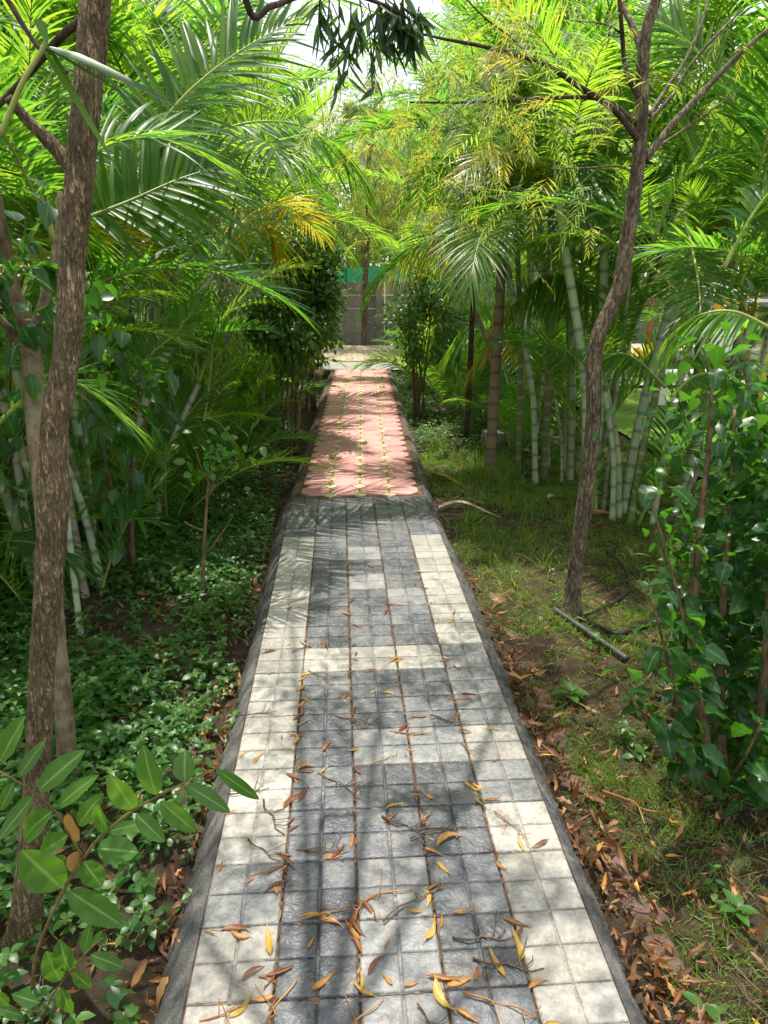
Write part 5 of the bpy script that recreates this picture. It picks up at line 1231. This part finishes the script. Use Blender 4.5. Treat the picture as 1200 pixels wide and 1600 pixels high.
def rod(name, label, cat, pp, r0, r1, m, zoff=.02):
    W_ = [at(px, py, -.12) for px, py in pp]; W_ = [np.array([w[0], w[1], float(gz(w[0], w[1])) + zoff]) for w in W_]
    o = obj(name, None) if False else thing(name, label, cat, tuple(W_[0]))
    V, F = tube(spline([w - W_[0] for w in W_], 30), np.linspace(r0, r1, 30), 10); obj('rod' if cat != 'hose' else 'tube', fast_mesh(name, V, F, M[m]), o); return o
def single_rod(name, label, cat, pp, r0, r1, m, zoff=.02):
    W_ = [at(px, py, -.12) for px, py in pp]; W_ = np.array([[w[0], w[1], float(gz(w[0], w[1])) + zoff] for w in W_])
    V, F = tube(spline(W_ - W_[0], 30), np.linspace(r0, r1, 30), 10); o = obj(name, fast_mesh(name, V, F, M[m]), None, tuple(W_[0])); return tag(o, label, cat)
single_rod('pipe', 'short grey pipe lying in the grass below the bent grey tree', 'pipe', [(865, 955), (980, 1030)], .014, .014, 'pipe', .022)
single_rod('hose', 'black hose looping from the base of the bent grey tree', 'hose', [(898, 962), (930, 975), (962, 990), (985, 982), (1020, 975), (1060, 985)], .010, .010, 'hose', .02)
single_rod('hose', 'thin black drip hose curving up through the grass behind the bent grey tree', 'hose', [(905, 965), (945, 945), (975, 925), (985, 905), (970, 875), (945, 852)], .007, .007, 'hose', .02)
single_rod('stick', 'bare pale stick between the left palms and the ground cover', 'stick', [(185, 898), (215, 890), (235, 886)], .010, .008, 'sheath2', .05)
single_rod('stick', 'pale branch stub lying beside the bare stick on the left', 'stick', [(228, 884), (240, 920)], .016, .016, 'sheath2', .05)
single_rod('stick', 'dry stalk lying under the green canes on the right', 'stick', [(832, 686), (880, 687)], .008, .006, 'sheath', .05)
def sheath(label, pp, w, m, curl=.9, zoff=.02):
    W_ = np.array([at(px, py, -.12) for px, py in pp]); W_[:, 2] = gz(W_[:, 0], W_[:, 1]) + zoff
    n = 24; P = spline(W_, n); s = np.linspace(0, 1, n); T = norm(np.gradient(P, axis=0)); S = norm(np.cross(T, [0, 0, 1.0]))
    P[:, 2] += .015 * np.sin(s * 5); ww = w * np.interp(s, [0, .1, .4, .75, 1], [.55, 1, .85, .4, .2]); u = np.linspace(-1, 1, 9); V = []
    for layer in (0, .0035):
        for i in range(n):
            a = u * 1.5 * curl
            V.append(P[i] + S[i] * (ww[i] * np.sin(a) / 1.5)[:, None] + np.array([0, 0, 1.0]) * (ww[i] * (1 - np.cos(a)) * .5 + layer)[:, None])
    V = np.concatenate(V)
    i, j = np.meshgrid(np.arange(n - 1), np.arange(8), indexing='ij'); F = np.stack([i * 9 + j, i * 9 + j + 1, (i + 1) * 9 + j + 1, (i + 1) * 9 + j], -1).reshape(-1, 4)
    F = np.vstack([F[:, ::-1], F + n * 9])
    o = obj('palm_sheath', fast_mesh('palm_sheath', V - W_[0], F, M[m]), None, tuple(W_[0])); return tag(o, label, 'palm sheath')
sheath('orange-brown curled palm sheath lying beside the red path', [(675, 742), (700, 752), (738, 768)], .055, 'sheath')
sheath('long bleached palm sheath lying across the grass by the tile and red path joint', [(686, 798), (720, 797), (755, 801), (782, 806)], .045, 'sheath2')
sheath('pale dry palm sheath lying left of the green canes', [(812, 706), (835, 712), (862, 722)], .05, 'sheath2')
sheath('small pale curled palm sheath right of the slender ringed trunk', [(856, 782), (868, 780), (880, 774)], .05, 'sheath2')
sheath('broken palm sheath lying beyond the foot of the bent grey tree', [(918, 806), (950, 804), (975, 800)], .05, 'sheath')
cb = at(780, 690, -.12); o = obj('concrete_block', fast_mesh('concrete_block', *bevel_slab([(-.16, -.1), (.16, -.1), (.16, .1), (-.16, .1)], .14, .008), M['concrete'], smooth=False), None, (cb[0], cb[1], float(gz(cb[0], cb[1])) + .11)); o.rotation_euler = (.05, .04, .2)
tag(o, 'grey concrete block half hidden behind the slender ringed trunk', 'block')
# weeds in the joints of the red path
random.seed(77); r = np.random.default_rng(77)
for (px, py, sz, lab) in ((522, 716, .075, 'bushy weed tuft at the lower left of the red path'), (515, 757, .055, 'weed tuft at the foot of red path nearest the tiles'), (568, 692, .05, 'small weed tuft in the middle of the red path'), (540, 598, .09, 'tall weed tuft at the far left of the red path'), (533, 612, .07, 'flat weed tuft just below the tall one on the red path'), (596, 592, .09, 'tall weed tuft at the far right of red path'), (600, 606, .07, 'flat weed tuft at the right edge of the red path'), (564, 594, .05, 'tiny weed tuft at the far middle of the red path'), (537, 668, .05, 'weed tuft in the left joint halfway up the red path')):
    p = at(px, py, 0); n = 42
    D = r.normal(size=(n, 3)) * [.8, .8, .2] + [0, 0, .8]
    V, F, rn = leaves(r.normal(size=(n, 3)) * [.022, .022, 0], D, rdir(n, r), r.uniform(.4, 1.1, n) * sz, r.uniform(.005, .011, n), .3, .2, .1, 4, 'lance', r.random(n))
    tag(obj('weed_tuft', fast_mesh('weed_tuft', V, F, M['grass'], rn), None, (p[0], p[1], -.008)), lab, 'weed')
P_, D_, L_2 = [], [], []
for k in range(150):
    i = random.randrange(NR); j = random.choice([1, 1, 2, 3, 3]); q = Vector((RX0 + j * OS + random.gauss(0, .02), RY0 + (i + random.choice([0, .5])) * OS + random.gauss(0, .02), -.006))
    q = redbed.matrix_basis @ q
    for m in range(7): P_.append(tuple(q)); D_.append(np.array([random.gauss(0, .9), random.gauss(0, .9), .7])); L_2.append(random.uniform(.008, .03))
n = len(P_); V, F, rn = leaves(np.array(P_), np.array(D_), rdir(n, r), np.array(L_2), .005, .3, .2, .1, 4, 'lance', r.random(n))
tag(obj('joint_weeds', fast_mesh('joint_weeds', V, F, M['grass'], rn)), 'tiny weeds sprouting in the joints of the red path', kind='stuff')
# seedlings in the grass on the right
for (px, py, sz, lab) in ((890, 1090, .085, 'fresh green seedling in the dry grass beside the sunken bricks'), (1098, 1590, .06, 'single-leaved seedling at the bottom edge on the right'), (1150, 1425, .06, 'small green seedling in the shade under the glossy bush'), (640, 1100, .0, '')):
    if sz == 0: continue
    p = at(px, py, -.12); n = 7 if py < 1500 else 3
    az = np.arange(n) * GA; D = np.stack([np.cos(az), np.sin(az), np.full(n, .5)], -1)
    st_ = np.linspace(.02, .05, n); V, F, rn = leaves(np.stack([0 * st_, 0 * st_, st_], -1), D, np.broadcast_to([0, 0, 1.], (n, 3)) + 1e-3, sz, sz * .45, .2, .2, .1, 6, 'ov', r.random(n))
    t = thing('seedling', lab, 'seedling', (p[0], p[1], float(gz(p[0], p[1]))))
    obj('foliage', fast_mesh('foliage', V, F, M['jamun'], rn), t); obj('stem', fast_mesh('stem', *tube([(0, 0, -.01), (.002, 0, .03), (0, 0, .055)], .0018, 6), M['twigstem']), t)

# ------------------------------------------------------------------ beyond the lawn on the right: play slide and canopy
ps = atY(1075, 520, 13.0)
slide = thing('play_slide', 'yellow and white play slide beyond the lawn seen between the palms', 'slide', (ps[0], 13.0, -.12))
slide.scale = (.75, .75, .75)
def add_part(name, par, VF, m, **k): return obj(name, fast_mesh(name, *VF, M[m], smooth=k.get('smooth', False)), par, k.get('loc'))
V = []; n = 20
for i in range(n):
    s = i / (n - 1); x = -1.3 + 2.4 * s; z = .25 + 1.35 * s**1.4
    V += [(x, -.32, z + .16), (x, -.29, z), (x, .29, z), (x, .32, z + .16)]
F = [[i * 4 + j, (i + 1) * 4 + j, (i + 1) * 4 + j + 1, i * 4 + j + 1] for i in range(n - 1) for j in range(3)]
o = add_part('chute', slide, (np.array(V), np.array(F)), 'yellow', smooth=True); so_ = o.modifiers.new('thickness', 'SOLIDIFY'); so_.thickness = .03
add_part('platform', slide, box(1.5, 0, 1.6, .8, .8, .05), 'white')
for x in (1.15, 1.85):
    for y in (-.36, .36): add_part('leg', slide, tube([(x, y, 0), (x, y, 2.1)], .04, 10), 'yellow', smooth=True)
for k in range(5): add_part('rung', slide, tube([(1.92, -.36, .3 + .27 * k), (1.92, .36, .3 + .27 * k)], .02, 8), 'white', smooth=True)
add_part('side_panel', slide, box(.75, -.4, .55, .5, .04, .4), 'white')
cp = atY(1130, 395, 14.5)
can = thing('canopy', 'turquoise canvas canopy on terracotta posts beyond the lawn', 'canopy', (cp[0], 14.5, -.12))
V, F = grid_mesh(np.linspace(-1.9, 2.4, 16), np.linspace(-1.2, 1.2, 10), lambda x, y: 1.98 + .25 * (1 - (y / 1.2)**2) + .03 * np.sin(x * 3))
o = add_part('canvas', can, (V, F), 'aqua', smooth=True)
for x in (-1.8, .1, 2.3):
    for y in (-1.1, 1.1): add_part('post', can, tube([(x, y, 0), (x, y, 2.0)], .06, 10), 'rust', smooth=True)
for y in (-1.15, 1.15): add_part('beam', can, box(.25, y, 1.93, 4.3, .08, .09), 'rust')
yp = atY(1187, 600, 8.6)
o = obj('yellow_post', fast_mesh('yellow_post', *tube([(0, 0, 0), (0, 0, 1.0), (0, 0, 1.02), (0, 0, 1.06)], [.06, .06, .055, .02], 14), M['yellow']), None, (yp[0], 8.6, -.12)); tag(o, 'yellow painted post on the lawn near the right border', 'post')
pv = atY(1060, 640, 8.0)
V, F = grid_mesh(np.linspace(3.6, 12, 8), np.linspace(10.6, 11.3, 4), lambda x, y: -.075 + 0 * x)
tag(obj('garden_path', fast_mesh('garden_path', V, F, M['concrete'])), 'pale paved walk crossing the lawn', kind='structure')
bench = atY(1070, 610, 9.2)
bt = thing('stone_bench', 'low pale stone bench on the lawn behind the palms', 'bench', (bench[0], 9.2, -.11))
add_part('slab', bt, box(0, 0, .40, 1.0, .36, .07), 'white'); add_part('leg', bt, box(-.36, 0, .18, .1, .3, .36), 'white'); add_part('leg', bt, box(.36, 0, .18, .1, .3, .36), 'white')
